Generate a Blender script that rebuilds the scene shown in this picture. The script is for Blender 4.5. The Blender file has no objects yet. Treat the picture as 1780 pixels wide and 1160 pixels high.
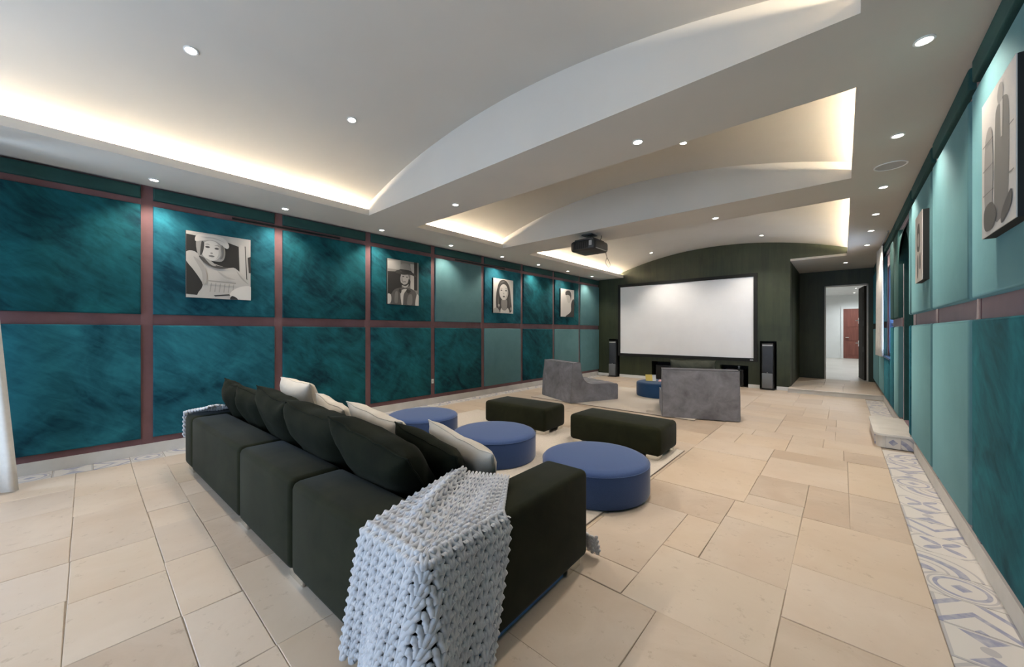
import bpy, bmesh, math, random
from mathutils import Vector, Matrix, noise
random.seed(7)
S = bpy.context.scene
C = S.collection
R = math.radians

# ------------------------------------------------------------------ camera
cam_d = bpy.data.cameras.new('camera'); cam = bpy.data.objects.new('camera', cam_d); C.objects.link(cam)
cam_d.sensor_width = 36.0; cam_d.lens = 652.0 / 1780 * 36.0
cam_d.shift_y = -3.0 / 1780; cam_d.clip_start = 0.02
cam.location = (0, 0, 1.4); cam.rotation_euler = (R(90), 0, R(41.41))
S.camera = cam
# ------------------------------------------------------------------ colour management, sky
S.view_settings.view_transform = 'Standard'; S.view_settings.look = 'None'
S.view_settings.exposure = 0.58; S.view_settings.gamma = 1.0; S.view_settings.use_curve_mapping = False
W = bpy.data.worlds.new('sky'); S.world = W; W.use_nodes = True
bg = W.node_tree.nodes['Background']; bg.inputs[0].default_value = (0.57, 0.75, 1.0, 1); bg.inputs[1].default_value = 6.0
SPOT_W = 72.0; LED = 185.0; HALL_W = 110.0

# ------------------------------------------------------------------ room numbers
XL, XR = -5.98, 0.64
YR, YB, YD = -3.2, 11.0, 13.5
ZC = 3.07
PLAT = 0.10

# ------------------------------------------------------------------ helpers
def tag(o, label=None, cat=None, group=None, kind=None):
    if label: o['label'] = label
    if cat: o['category'] = cat
    if group: o['group'] = group
    if kind: o['kind'] = kind
    return o
def empty(name, loc=(0, 0, 0), rz=0.0):
    o = bpy.data.objects.new(name, None); C.objects.link(o); o.location = loc; o.rotation_euler = (0, 0, rz)
    o.empty_display_size = 0.05
    return o
def link(name, me, mat=None, parent=None, loc=(0, 0, 0), rot=(0, 0, 0)):
    o = bpy.data.objects.new(name, me); C.objects.link(o)
    if mat is not None and len(me.materials) == 0: me.materials.append(mat)
    if parent is not None: o.parent = parent
    o.location = loc; o.rotation_euler = rot
    return o
def finish(bm, name, smooth=True, angle=40):
    bmesh.ops.recalc_face_normals(bm, faces=bm.faces)
    me = bpy.data.meshes.new(name); bm.to_mesh(me); bm.free()
    if smooth:
        me.polygons.foreach_set('use_smooth', [True] * len(me.polygons))
        me.set_sharp_from_angle(angle=R(angle))
    return me
def add_box(bm, x0, x1, y0, y1, z0, z1):
    v = [bm.verts.new(p) for p in ((x0, y0, z0), (x1, y0, z0), (x1, y1, z0), (x0, y1, z0), (x0, y0, z1), (x1, y0, z1), (x1, y1, z1), (x0, y1, z1))]
    for f in ((3, 2, 1, 0), (4, 5, 6, 7), (0, 1, 5, 4), (1, 2, 6, 5), (2, 3, 7, 6), (3, 0, 4, 7)): bm.faces.new([v[i] for i in f])
def boxes(lst):
    bm = bmesh.new()
    for b in lst: add_box(bm, *b)
    return finish(bm, 'boxes', smooth=False)
def rbox(sx, sy, sz, r=0.02, seg=3, puff=0.0, sub=0, base=True):
    """bevelled box centred in x,y, z from 0 to sz (base) or centred"""
    bm = bmesh.new(); z0 = 0 if base else -sz / 2
    add_box(bm, -sx / 2, sx / 2, -sy / 2, sy / 2, z0, z0 + sz)
    bmesh.ops.bevel(bm, geom=bm.edges[:], offset=r, segments=seg, profile=0.5, affect='EDGES')
    if sub:
        bmesh.ops.subdivide_edges(bm, edges=[e for e in bm.edges if e.calc_length() > min(sx, sy, sz) * 0.4], cuts=sub, use_grid_fill=True)
    if puff:
        for v in bm.verts:
            nx, ny, nz = v.co.x / (sx / 2), v.co.y / (sy / 2), (v.co.z - z0 - sz / 2) / (sz / 2)
            k = lambda a: max(0, 1 - a * a)
            v.co.x += puff * nx * k(ny) * k(nz); v.co.y += puff * ny * k(nx) * k(nz); v.co.z += puff * nz * k(nx) * k(ny)
    return finish(bm, 'rbox')
def lathe(prof, n=40, close=True):
    bm = bmesh.new(); rings = []
    for r, z in prof:
        if r < 1e-6: rings.append([bm.verts.new((0, 0, z))])
        else: rings.append([bm.verts.new((r * math.cos(2 * math.pi * i / n), r * math.sin(2 * math.pi * i / n), z)) for i in range(n)])
    for a, b in zip(rings, rings[1:]):
        for i in range(n):
            j = (i + 1) % n
            if len(a) == 1 and len(b) == 1: continue
            if len(a) == 1: bm.faces.new((a[0], b[j], b[i]))
            elif len(b) == 1: bm.faces.new((a[i], a[j], b[0]))
            else: bm.faces.new((a[i], a[j], b[j], b[i]))
    return finish(bm, 'lathe', angle=50)
def add_tube(bm, pts, rad, n=6, cap=True):
    pts = [Vector(p) for p in pts]; rings = []
    if not isinstance(rad, (list, tuple)): rad = [rad] * len(pts)
    up = Vector((0.13, 0.31, 0.94))
    for i, p in enumerate(pts):
        t = (pts[min(i + 1, len(pts) - 1)] - pts[max(i - 1, 0)])
        if t.length < 1e-9: t = Vector((0, 0, 1))
        t.normalize()
        a = t.cross(up)
        if a.length < 1e-3: a = t.cross(Vector((1, 0, 0)))
        a.normalize(); b = t.cross(a)
        rings.append([bm.verts.new(p + (a * math.cos(2 * math.pi * k / n) + b * math.sin(2 * math.pi * k / n)) * rad[i]) for k in range(n)])
    for A, B in zip(rings, rings[1:]):
        for k in range(n): bm.faces.new((A[k], A[(k + 1) % n], B[(k + 1) % n], B[k]))
    if cap: bm.faces.new(rings[0]); bm.faces.new(rings[-1][::-1])
def tube(pts, rad, n=8):
    bm = bmesh.new(); add_tube(bm, pts, rad, n); return finish(bm, 'tube')
def prism(poly, y0, y1, bev=0.0, seg=2, ang=None):
    """poly = (x,z) outline extruded along y"""
    bm = bmesh.new()
    a = [bm.verts.new((x, y0, z)) for x, z in poly]; b = [bm.verts.new((x, y1, z)) for x, z in poly]
    n = len(poly)
    bm.faces.new(a); bm.faces.new(b[::-1])
    for i in range(n): bm.faces.new((a[i], b[i], b[(i + 1) % n], a[(i + 1) % n]))
    if bev:
        es = [e for e in bm.edges if len(e.link_faces) == 2 and e.calc_face_angle(0) > R(50)]
        bmesh.ops.bevel(bm, geom=es, offset=bev, segments=seg, profile=0.5, affect='EDGES')
    return finish(bm, 'prism')
def catmull(pts, k=5, closed=True):
    out = []; n = len(pts)
    rng = range(n) if closed else range(n - 1)
    g = (lambda i: pts[i % n]) if closed else (lambda i: pts[min(max(i, 0), n - 1)])
    for i in rng:
        p0, p1, p2, p3 = g(i - 1), g(i), g(i + 1), g(i + 2)
        for j in range(k):
            t = j / k
            out.append(tuple(0.5 * (2 * b + (c - a) * t + (2 * a - 5 * b + 4 * c - d) * t * t + (3 * b - a - 3 * c + d) * t ** 3) for a, b, c, d in zip(p0, p1, p2, p3)))
    if not closed: out.append(tuple(pts[-1]))
    return out
def cells(xs, zs, holes):
    """grid cells (x0,x1,z0,z1) not inside holes"""
    out = []
    for x0, x1 in zip(xs, xs[1:]):
        for z0, z1 in zip(zs, zs[1:]):
            cx, cz = (x0 + x1) / 2, (z0 + z1) / 2
            if not any(h[0] < cx < h[1] and h[2] < cz < h[3] for h in holes): out.append((x0, x1, z0, z1))
    return out
def breaks(lo, hi, holes, i):
    return sorted(set([lo, hi] + [h[i] for h in holes] + [h[i + 1] for h in holes]))

# ------------------------------------------------------------------ materials
class N:
    """a tiny expression layer over shader nodes"""
    def __init__(s, m): s.t = m.node_tree; s.n = s.t.nodes; s.l = s.t.links
    def node(s, typ, **k):
        n = s.n.new(typ)
        for a, b in k.items(): setattr(n, a, b)
        return n
    def set(s, sock, v):
        if isinstance(v, bpy.types.NodeSocket): s.l.new(v, sock)
        else: sock.default_value = v
    def m(s, op, a, b=0.0, c=0.0):
        n = s.node('ShaderNodeMath', operation=op)
        for i, v in enumerate((a, b, c)): s.set(n.inputs[i], v)
        return n.outputs[0]
    def vm(s, op, a, b):
        n = s.node('ShaderNodeVectorMath', operation=op); s.set(n.inputs[0], a); s.set(n.inputs[1], b); return n.outputs[0]
    def noise(s, vec, scale, detail=3, rough=0.55, dist=0.0):
        n = s.node('ShaderNodeTexNoise'); s.set(n.inputs['Vector'], vec)
        for k, v in (('Scale', scale), ('Detail', detail), ('Roughness', rough), ('Distortion', dist)): n.inputs[k].default_value = v
        return n.outputs['Fac']
    def ramp(s, fac, stops, interp='LINEAR'):
        n = s.node('ShaderNodeValToRGB'); s.set(n.inputs[0], fac); e = n.color_ramp.elements; n.color_ramp.interpolation = interp
        while len(e) < len(stops): e.new(0.5)
        for el, (p, c) in zip(e, stops): el.position = p; el.color = (*c, 1)
        return n.outputs[0]
    def mix(s, f, a, b, blend='MIX'):
        n = s.node('ShaderNodeMix', data_type='RGBA', blend_type=blend)
        s.set(n.inputs[0], f); s.set(n.inputs[6], a if isinstance(a, bpy.types.NodeSocket) else (*a, 1)); s.set(n.inputs[7], b if isinstance(b, bpy.types.NodeSocket) else (*b, 1))
        return n.outputs[2]
    def mapping(s, vec, scale=(1, 1, 1), rot=(0, 0, 0)):
        n = s.node('ShaderNodeMapping'); s.set(n.inputs[0], vec); n.inputs['Rotation'].default_value = rot; n.inputs['Scale'].default_value = scale; return n.outputs[0]
    def objco(s):
        """object coordinates shifted by the object's own random number"""
        tc = s.node('ShaderNodeTexCoord'); oi = s.node('ShaderNodeObjectInfo')
        r = s.m('MULTIPLY', oi.outputs['Random'], 37.0)
        return s.vm('ADD', tc.outputs['Object'], r), oi.outputs['Random'], tc.outputs['Object']
    def bump(s, h, strength=0.3, dist=0.01):
        n = s.node('ShaderNodeBump'); s.set(n.inputs['Height'], h); n.inputs['Strength'].default_value = strength; n.inputs['Distance'].default_value = dist; return n.outputs[0]
MATS = {}
def mat(name, col=(0.5, 0.5, 0.5), rough=0.6, metal=0.0, spec=0.5, sheen=0.0, emit=None, es=0.0, build=None):
    if name in MATS: return MATS[name]
    m = bpy.data.materials.new(name); m.use_nodes = True
    b = m.node_tree.nodes['Principled BSDF']
    b.inputs['Base Color'].default_value = (*col, 1); b.inputs['Roughness'].default_value = rough; b.inputs['Metallic'].default_value = metal
    b.inputs['Specular IOR Level'].default_value = spec
    if sheen: b.inputs['Sheen Weight'].default_value = sheen; b.inputs['Sheen Roughness'].default_value = 0.4
    if emit: b.inputs['Emission Color'].default_value = (*emit, 1); b.inputs['Emission Strength'].default_value = es
    if build: build(N(m), b)
    MATS[name] = m
    return m
def velvet(dark, light, scale=1.6, streak=(14, 3, 3), rot=(0.6, 0.7, 0.4), lo=0.35, hi=0.7, amount=0.55, tint=None):
    def f(n, b):
        co, rnd, _ = n.objco()
        big = n.noise(co, scale, 4, 0.6, 0.6)
        st = n.noise(n.mapping(n.mapping(co, (1, 1, 1), rot), streak), 1.0, 5, 0.65, 0.8)
        fac = n.m('ADD', n.m('MULTIPLY', big, 1 - amount), n.m('MULTIPLY', st, amount))
        n.set(b.inputs['Base Color'], n.ramp(fac, [(lo, dark), (hi, light)]))
        b.inputs['Sheen Tint'].default_value = (*(tint or [min(1, c * 2.2) for c in light]), 1)
        n.set(b.inputs['Normal'], n.bump(n.noise(co, 260, 2), 0.25, 0.002))
    return f
def plain_noise(c0, c1, scale=4, bump=0.1, bscale=120, dist=0.002, detail=4):
    def f(n, b):
        co, rnd, _ = n.objco()
        n.set(b.inputs['Base Color'], n.ramp(n.noise(co, scale, detail), [(0.3, c0), (0.7, c1)]))
        if bump: n.set(b.inputs['Normal'], n.bump(n.noise(co, bscale, 2), bump, dist))
    return f
plaster = mat('white_plaster', rough=0.85, build=plain_noise((0.555, 0.52, 0.465), (0.585, 0.55, 0.495), 1.2, 0.05, 40))
soffit = plaster
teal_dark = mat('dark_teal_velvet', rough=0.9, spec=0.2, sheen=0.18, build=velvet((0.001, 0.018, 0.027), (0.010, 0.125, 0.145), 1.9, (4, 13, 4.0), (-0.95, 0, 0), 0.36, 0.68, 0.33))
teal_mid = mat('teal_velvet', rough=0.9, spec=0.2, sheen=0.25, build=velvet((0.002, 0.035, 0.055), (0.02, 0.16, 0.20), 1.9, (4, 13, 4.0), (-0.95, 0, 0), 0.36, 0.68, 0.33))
teal_lit = mat('teal_velvet_painted_sheen', rough=0.85, sheen=0.5, build=velvet((0.05, 0.135, 0.145), (0.09, 0.20, 0.21), 1.2, (3, 3, 3), lo=0.3, hi=0.75, amount=0.3))  # lit copy of the teal velvet, nap sheen painted into its base colour
teal_deep = mat('deep_teal_velvet', rough=0.85, sheen=0.15, build=velvet((0.003, 0.035, 0.032), (0.008, 0.06, 0.055), 2.0))
mauve = mat('mauve_suede', rough=0.8, sheen=0.3, build=plain_noise((0.125, 0.058, 0.06), (0.18, 0.088, 0.09), 3, 0.2, 200))
olive = mat('dark_olive_wallpaper', rough=0.5, build=velvet((0.016, 0.022, 0.008), (0.052, 0.062, 0.026), 1.3, (9, 9, 0.7), (0, 0, 0), 0.35, 0.75, 0.5))
stone_white = mat('pale_stone', rough=0.5, build=plain_noise((0.55, 0.52, 0.47), (0.63, 0.60, 0.55), 5, 0.05))
grout = mat('grout', rough=0.9, build=plain_noise((0.36, 0.30, 0.24), (0.42, 0.36, 0.29), 20, 0.1))
def slab_build(n, b):
    co, rnd, loc = n.objco()
    base = n.ramp(rnd, [(0.0, (0.51, 0.40, 0.29)), (0.2, (0.56, 0.45, 0.34)), (0.42, (0.43, 0.34, 0.26)), (0.6, (0.57, 0.47, 0.365)), (0.8, (0.49, 0.405, 0.325)), (1.0, (0.58, 0.48, 0.385))])
    cloud = n.noise(co, 2.2, 6, 0.62, 0.9)
    veined = n.mix(n.m('MULTIPLY', n.ramp(cloud, [(0.38, (0, 0, 0)), (0.68, (1, 1, 1))]), 0.5), base, (0.62, 0.52, 0.42))
    warm = n.ramp(n.noise(co, 1.3, 4, 0.6, 0.4), [(0.45, (0, 0, 0)), (0.7, (1, 1, 1))])
    veined = n.mix(n.m('MULTIPLY', warm, 0.45), veined, (0.47, 0.35, 0.25))
    speck = n.ramp(n.noise(co, 17, 5, 0.7), [(0.30, (0.55, 0.5, 0.45)), (0.40, (1, 1, 1))])
    n.set(b.inputs['Base Color'], n.mix(0.45, veined, speck, 'MULTIPLY'))
    n.set(b.inputs['Roughness'], n.m('ADD', 0.34, n.m('MULTIPLY', cloud, 0.2)))
    n.set(b.inputs['Normal'], n.bump(n.noise(co, 9, 5, 0.6), 0.12, 0.004))
limestone = mat('limestone', spec=0.4, build=slab_build)
rug_m = mat('cream_wool_rug', rough=0.95, build=plain_noise((0.52, 0.46, 0.39), (0.60, 0.54, 0.47), 60, 0.5, 300, 0.004))
sofa_m = mat('dark_green_velvet', rough=0.9, spec=0.12, sheen=0.22, build=velvet((0.007, 0.008, 0.003), (0.020, 0.021, 0.009), 2.2, (5, 5, 5), lo=0.3, hi=0.75, tint=(0.26, 0.29, 0.33)))
cush_m = mat('black_green_velvet', rough=0.9, spec=0.1, sheen=0.12, build=velvet((0.003, 0.004, 0.002), (0.009, 0.011, 0.005), 4, tint=(0.3, 0.3, 0.26)))
cream_m = mat('cream_linen', rough=0.9, sheen=0.2, build=plain_noise((0.50, 0.44, 0.36), (0.60, 0.54, 0.46), 6, 0.3, 220))
blue_m = mat('blue_woven_fabric', rough=0.85, sheen=0.35, build=plain_noise((0.018, 0.046, 0.145), (0.028, 0.068, 0.195), 240, 0.3, 400, 0.001))
bluedk_m = mat('petrol_blue_fabric', rough=0.85, sheen=0.2, build=plain_noise((0.008, 0.045, 0.12), (0.012, 0.06, 0.15), 200, 0.3, 400, 0.001))
grey_m = mat('grey_velvet', rough=0.8, sheen=0.5, build=velvet((0.095, 0.092, 0.10), (0.26, 0.258, 0.28), 3.2, (7, 3, 7), lo=0.32, hi=0.72, amount=0.35))
piping_m = mat('grey_piping', (0.13, 0.126, 0.132), 0.8, sheen=0.4)
yarn_m = mat('grey_blue_yarn', rough=0.9, sheen=0.4, build=plain_noise((0.43, 0.43, 0.45), (0.55, 0.55, 0.565), 9, 0.4, 160, 0.003))
chrome = mat('brushed_chrome', (0.75, 0.72, 0.66), 0.22, 1.0)
black = mat('black_plastic', (0.012, 0.012, 0.012), 0.45)
blackm = mat('matte_black', (0.008, 0.009, 0.008), 0.85)
dkfab = mat('slate_grille_cloth', rough=0.9, build=plain_noise((0.030, 0.036, 0.045), (0.045, 0.052, 0.062), 300, 0.3, 500, 0.001))
ltfab = mat('grey_speaker_panel', rough=0.6, build=plain_noise((0.13, 0.14, 0.15), (0.17, 0.18, 0.19), 200, 0.1, 300, 0.001))
silver = mat('silver_plastic', (0.45, 0.45, 0.44), 0.35, 0.4)
screen_m = mat('white_screen_cloth', rough=0.95, spec=0.2, build=plain_noise((0.84, 0.84, 0.84), (0.87, 0.87, 0.87), 3, 0.0))
white_paint = mat('white_paint', rough=0.6, build=plain_noise((0.74, 0.75, 0.74), (0.80, 0.81, 0.80), 1.5, 0.0))
curtain_m = mat('white_curtain_cloth', rough=0.9, sheen=0.2, build=plain_noise((0.66, 0.64, 0.60), (0.72, 0.70, 0.66), 30, 0.2, 200))
curtain_m.node_tree.nodes['Principled BSDF'].inputs['Transmission Weight'].default_value = 0.0
def redwood(n, b):
    co, _, _ = n.objco()
    n.set(b.inputs['Base Color'], n.ramp(n.noise(n.mapping(co, (18, 18, 1.2)), 1.0, 4), [(0.3, (0.17, 0.055, 0.04)), (0.7, (0.25, 0.085, 0.062))]))
red_door = mat('red_brown_wood', rough=0.5, build=redwood)
def darkwood(n, b):
    co, _, _ = n.objco()
    n.set(b.inputs['Base Color'], n.ramp(n.noise(n.mapping(co, (20, 20, 1.2)), 1.0, 4), [(0.3, (0.014, 0.010, 0.007)), (0.7, (0.03, 0.022, 0.015))]))
dk_door = mat('dark_brown_wood', rough=0.7, spec=0.15, build=darkwood)
brass = mat('polished_nickel', (0.85, 0.82, 0.75), 0.2, 1.0)
led_m = mat('warm_led_strip', (1, 1, 1), emit=(1.0, 0.84, 0.62), es=LED)
lamp_m = mat('downlight_lens', (1, 1, 1), emit=(1.0, 0.93, 0.82), es=18.0)
win_paint = mat('dark_blue_window_frame', (0.03, 0.07, 0.16), 0.4)
def glass_build(n, b):
    b.inputs['Transmission Weight'].default_value = 1.0; b.inputs['IOR'].default_value = 1.02; b.inputs['Roughness'].default_value = 0.0
glass = mat('window_glass', (1, 1, 1), 0.0, build=glass_build)
# patterned cement tiles: five printed designs in grey blue on cream
def tile_build(kind):
    def f(n, b):
        co, rnd, loc = n.objco()
        sp = n.node('ShaderNodeSeparateXYZ'); n.l.new(loc, sp.inputs[0])
        k = 1 / 0.135
        x = n.m('MULTIPLY', sp.outputs[0], k); y = n.m('MULTIPLY', sp.outputs[1], k)
        ax = n.m('ABSOLUTE', x); ay = n.m('ABSOLUTE', y)
        r = n.m('SQRT', n.m('ADD', n.m('MULTIPLY', x, x), n.m('MULTIPLY', y, y)))
        band = lambda v, c, w: n.m('LESS_THAN', n.m('ABSOLUTE', n.m('SUBTRACT', v, c)), w)
        if kind == 0:   # four petals on the diagonals and a ring of quarter discs
            u = n.m('ADD', x, y); v = n.m('SUBTRACT', x, y)
            pet = n.m('LESS_THAN', n.m('ADD', n.m('POWER', n.m('MULTIPLY', n.m('SUBTRACT', n.m('ABSOLUTE', u), 0.7), 1.6), 2.0), n.m('POWER', n.m('MULTIPLY', v, 4.5), 2.0)), 1.0)
            pet2 = n.m('LESS_THAN', n.m('ADD', n.m('POWER', n.m('MULTIPLY', n.m('SUBTRACT', n.m('ABSOLUTE', v), 0.7), 1.6), 2.0), n.m('POWER', n.m('MULTIPLY', u, 4.5), 2.0)), 1.0)
            a = n.m('MAXIMUM', pet, pet2); c = band(r, 1.12, 0.05)
        elif kind == 1:  # rings and a centre diamond
            a = n.m('MAXIMUM', band(r, 0.72, 0.07), n.m('LESS_THAN', n.m('ADD', ax, ay), 0.3)); c = n.m('MAXIMUM', band(r, 0.92, 0.04), band(n.m('ADD', ax, ay), 1.5, 0.09))
        elif kind == 2:  # chevrons
            w = n.m('FRACT', n.m('ADD', n.m('MULTIPLY', y, 0.9), ax)); a = n.m('LESS_THAN', w, 0.28); c = n.m('GREATER_THAN', ax, 0.88)
        elif kind == 3:  # quarter circle arcs from a corner
            r2 = n.m('SQRT', n.m('ADD', n.m('POWER', n.m('ADD', x, 1.0), 2.0), n.m('POWER', n.m('ADD', y, 1.0), 2.0)))
            a = n.m('MAXIMUM', band(r2, 1.25, 0.16), n.m('LESS_THAN', r2, 0.45)); c = n.m('MAXIMUM', band(r2, 1.75, 0.05), band(r2, 0.8, 0.05))
        else:            # triangles and square frames
            mx = n.m('MAXIMUM', ax, ay); a = n.m('MULTIPLY', n.m('GREATER_THAN', n.m('SUBTRACT', ay, ax), 0.25), n.m('LESS_THAN', ay, 0.85)); c = n.m('MAXIMUM', band(mx, 0.95, 0.05), n.m('LESS_THAN', r, 0.22))
        wear = n.ramp(n.noise(co, 22, 4), [(0.3, (0.5, 0.5, 0.5)), (0.6, (1, 1, 1))])
        col = n.mix(n.m('MULTIPLY', c, 0.55), (0.60, 0.565, 0.52), (0.27, 0.265, 0.29))
        col = n.mix(n.m('MULTIPLY', a, n.m('MULTIPLY', wear, 0.85)), col, (0.20, 0.215, 0.34))
        n.set(b.inputs['Base Color'], col)
    return f
tile_ms = [mat('patterned_tile_print_%s' % w, rough=0.45, build=tile_build(i)) for i, w in enumerate(('petal', 'ring', 'chevron', 'arc', 'triangle'))]

# ================================================================== SETTING
def structure(name, me, m, parent=None, loc=(0, 0, 0)):
    o = link(name, me, m, parent, loc)
    if parent is None: o['kind'] = 'structure'
    return o
# ---- floor base (grout level) and limestone slabs
floor = structure('floor', boxes([(XL, XR, YR, YB + 0.6, -0.2, -0.008), (-0.95, XR, 10.7, YD, -0.2, PLAT - 0.012)]), grout)
def slab_mesh(w, h, t=0.02, c=0.0025):
    bm = bmesh.new(); j = lambda: random.uniform(-0.003, 0.003)
    a = [(-w / 2 + j(), -h / 2 + j()), (w / 2 + j(), -h / 2 + j()), (w / 2 + j(), h / 2 + j()), (-w / 2 + j(), h / 2 + j())]
    lo = [bm.verts.new((x, y, -t)) for x, y in a]; mi = [bm.verts.new((x, y, -c)) for x, y in a]
    top = [bm.verts.new((x - math.copysign(c, x), y - math.copysign(c, y), 0)) for x, y in a]
    bm.faces.new(top)
    for A, B in ((lo, mi), (mi, top)):
        for i in range(4): bm.faces.new((A[i], A[(i + 1) % 4], B[(i + 1) % 4], B[i]))
    return finish(bm, 'slab', smooth=False)
def slab(x0, x1, y0, y1, z=0.0, g=0.003):
    w, h = x1 - x0 - g, y1 - y0 - g
    if w < 0.03 or h < 0.03: return
    link('slab', slab_mesh(w, h), limestone, floor, ((x0 + x1) / 2, (y0 + y1) / 2, z + random.uniform(-0.0012, 0.0012)))
def split(x0, x1, y0, y1, z=0.0, big=0.85, mx=0.62):
    w, h = x1 - x0, y1 - y0
    if w <= big and h <= mx or (w <= mx and h <= big): slab(x0, x1, y0, y1, z); return
    if w / big > h / mx:
        c = x0 + w * random.choice((0.38, 0.5, 0.6)); split(x0, c, y0, y1, z, big, mx); split(c, x1, y0, y1, z, big, mx)
    else:
        c = y0 + h * random.choice((0.4, 0.5, 0.62)); split(x0, x1, y0, c, z, big, mx); split(x0, x1, c, y1, z, big, mx)
bx0, bx1 = XL + 0.29, XR - 0.29       # inner edges of the patterned borders
for r_ in [(-0.89, -0.23, 1.89, 2.51), (-0.89, -0.67, 2.51, 3.05), (-0.67, -0.23, 2.51, 3.22), (-0.67, -0.23, 3.22, 3.57), (-1.36, -0.67, 3.05, 3.57), (-1.36, -0.89, 2.12, 3.05), (-1.36, -0.89, 1.89, 2.12),
           (-0.23, bx1, 1.45, 2.26), (-0.23, bx1, 2.26, 2.82), (-0.23, bx1, 2.82, 3.58), (-1.36, -0.61, 3.57, 4.31), (-0.61, -0.23, 3.57, 3.78), (-0.61, -0.23, 3.78, 4.36), (-0.23, 0.04, 3.58, 4.36), (0.04, bx1, 3.58, 4.36),
           (-0.7, -0.23, 1.3, 1.89), (-1.36, -0.7, 1.3, 1.89), (-0.61, 0.04, 4.36, 5.05), (0.04, bx1, 4.36, 5.4), (-1.36, -0.61, 4.31, 4.86), (-1.36, -0.61, 4.86, 5.42), (-0.61, 0.04, 5.05, 5.42)]: slab(*r_)
for a in [(-1.36, bx1, 5.42, 6.9), (-1.36, bx1, 6.9, 8.8), (-1.36, bx1, 8.8, 10.7), (-0.23, bx1, -0.5, 1.45), (-1.36, -0.23, -0.5, 1.3)]: split(*a)
for y0, y1 in ((-1.5, -0.75), (-0.75, -0.07), (-0.07, 0.31), (0.31, 0.56), (0.56, 1.1)): split(bx0, -1.36, y0, y1)
for y0, y1 in ((1.1, 2.0), (2.0, 3.2), (3.2, 4.4), (4.4, 5.6), (5.6, 6.6), (6.6, 8.0), (8.0, 9.6), (9.6, 11.0)): split(bx0, -1.36, y0, y1, 0, 0.95, 0.7)
split(-1.36, -0.95, 10.7, 11.0)
split(bx0, bx1, -3.2, -1.5, 0, 1.3, 1.1)
split(-1.36, bx1, -1.5, -0.5, 0, 1.2, 1.0)
split(-0.95, XR, 10.72, YD, PLAT, 0.9, 0.7)
slab_riser = link('step_riser', boxes([(-0.95, XR, 10.685, 10.7, 0.0, PLAT - 0.02)]), stone_white, floor)
slab_nose = link('step_nosing', rbox(XR + 0.95, 0.05, 0.018, 0.006, 2), stone_white, floor, ((XR - 0.95) / 2, 10.70, PLAT - 0.018))
# ---- patterned border tiles along both long walls
def tile_mesh():
    s, t, c = 0.133, 0.02, 0.002; return rbox(2 * s, 2 * s, t, c, 1)
tms = [tile_mesh() for _ in tile_ms]
for me, m in zip(tms, tile_ms): me.materials.append(m)
seq = [0, 3, 1, 4, 2, 1, 3, 0, 2, 4]
for side, x in (('l', XL + 0.155), ('r', XR - 0.155)):
    y = -0.9; i = 0
    while y < (10.95 if side == 'l' else 10.55):
        if not (side == 'r' and 6.2 < y < 7.7):
            o = link('border_tile', tms[seq[i % 10]], None, floor, (x, y, -0.02), (0, 0, R(90) * random.randint(0, 3)))
        y += 0.27; i += 1

# ---- left wall with upholstered panels
def panel_mesh(w, h, d=0.05):   # panel lies in local y (width) / z (height), proud towards +x
    bm = bmesh.new(); add_box(bm, 0, d, -w / 2, w / 2, -h / 2, h / 2)
    es = [e for e in bm.edges if all(v.co.x > d * 0.9 for v in e.verts)]
    bmesh.ops.bevel(bm, geom=es, offset=0.018, segments=3, profile=0.5, affect='EDGES')
    return finish(bm, 'panel')
lw = [(-2.75, -1.05, 0.15, 2.45)]
wall_left = structure('wall_left', boxes([(XL - 0.15, XL, y0, y1, z0, z1) for y0, y1, z0, z1 in cells(breaks(YR, YB + 0.4, lw, 0), breaks(-0.2, 4.0, lw, 2), lw)]), mauve)
w4 = empty('window_4', (XL - 0.08, 0, 0)); w4['kind'] = 'structure'
link('window_frame', boxes([(-0.03, 0.03, -2.75, -2.69, 0.15, 2.45), (-0.03, 0.03, -1.11, -1.05, 0.15, 2.45), (-0.03, 0.03, -1.93, -1.87, 0.15, 2.45), (-0.03, 0.03, -2.69, -1.11, 0.15, 0.21), (-0.03, 0.03, -2.69, -1.11, 2.39, 2.45)]), white_paint, w4)
p = bpy.data.lights.new('window_portal', 'AREA'); p.shape = 'RECTANGLE'; p.size = 2.3; p.size_y = 1.7; p.cycles.is_portal = True
po = bpy.data.objects.new('window_portal', p); C.objects.link(po); po.parent = w4; po.location = (-0.1, -1.9, 1.3); po.rotation_euler = (0, R(-90), 0)
STL = [-0.88 + 1.335 * k for k in range(-1, 9)] + [YB + 0.04]
STL = [-2.215, -0.88, 0.455, 1.785, 3.11, 4.43, 5.77, 7.11, 8.46, 9.80, 11.04]
ROWS = [(0.19, 1.475), (1.60, 2.84), (2.91, 3.05)]
lit_l = {(0, 6): 1, (1, 5): 1, (0, 8): 1, (0, 9): 1, (1, 9): 1}  # left wall panels given the copy with painted-in sheen
for k, (a, b) in enumerate(zip(STL, STL[1:])):
    if b < 0: continue
    for r_, (z0, z1) in enumerate(ROWS):
        w = b - a - (0.10 if b < 11 else 0.09)
        m = teal_deep if r_ == 2 else (teal_lit if (r_, k) in lit_l else (teal_mid if r_ == 0 and k in (1, 2) or (r_, k) in ((1, 6), (1, 2)) else teal_dark))
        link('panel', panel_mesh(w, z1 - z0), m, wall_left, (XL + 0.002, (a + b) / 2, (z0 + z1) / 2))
for y in STL[1:-1]: # uprights
    link('stud', boxes([(0, 0.016, -0.05, 0.05, 0.12, ZC)]), mauve, wall_left, (XL, y, 0))
for z0, z1 in ((0.12, 0.19), (1.475, 1.60), (2.84, 2.91)):
    link('rail', boxes([(0, 0.012, -0.9, YB, z0, z1)]), mauve, wall_left, (XL, 0, 0))
structure('baseboard_left', boxes([(XL, XL + 0.025, -3.0, YB, 0, 0.12)]), stone_white)
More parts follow.
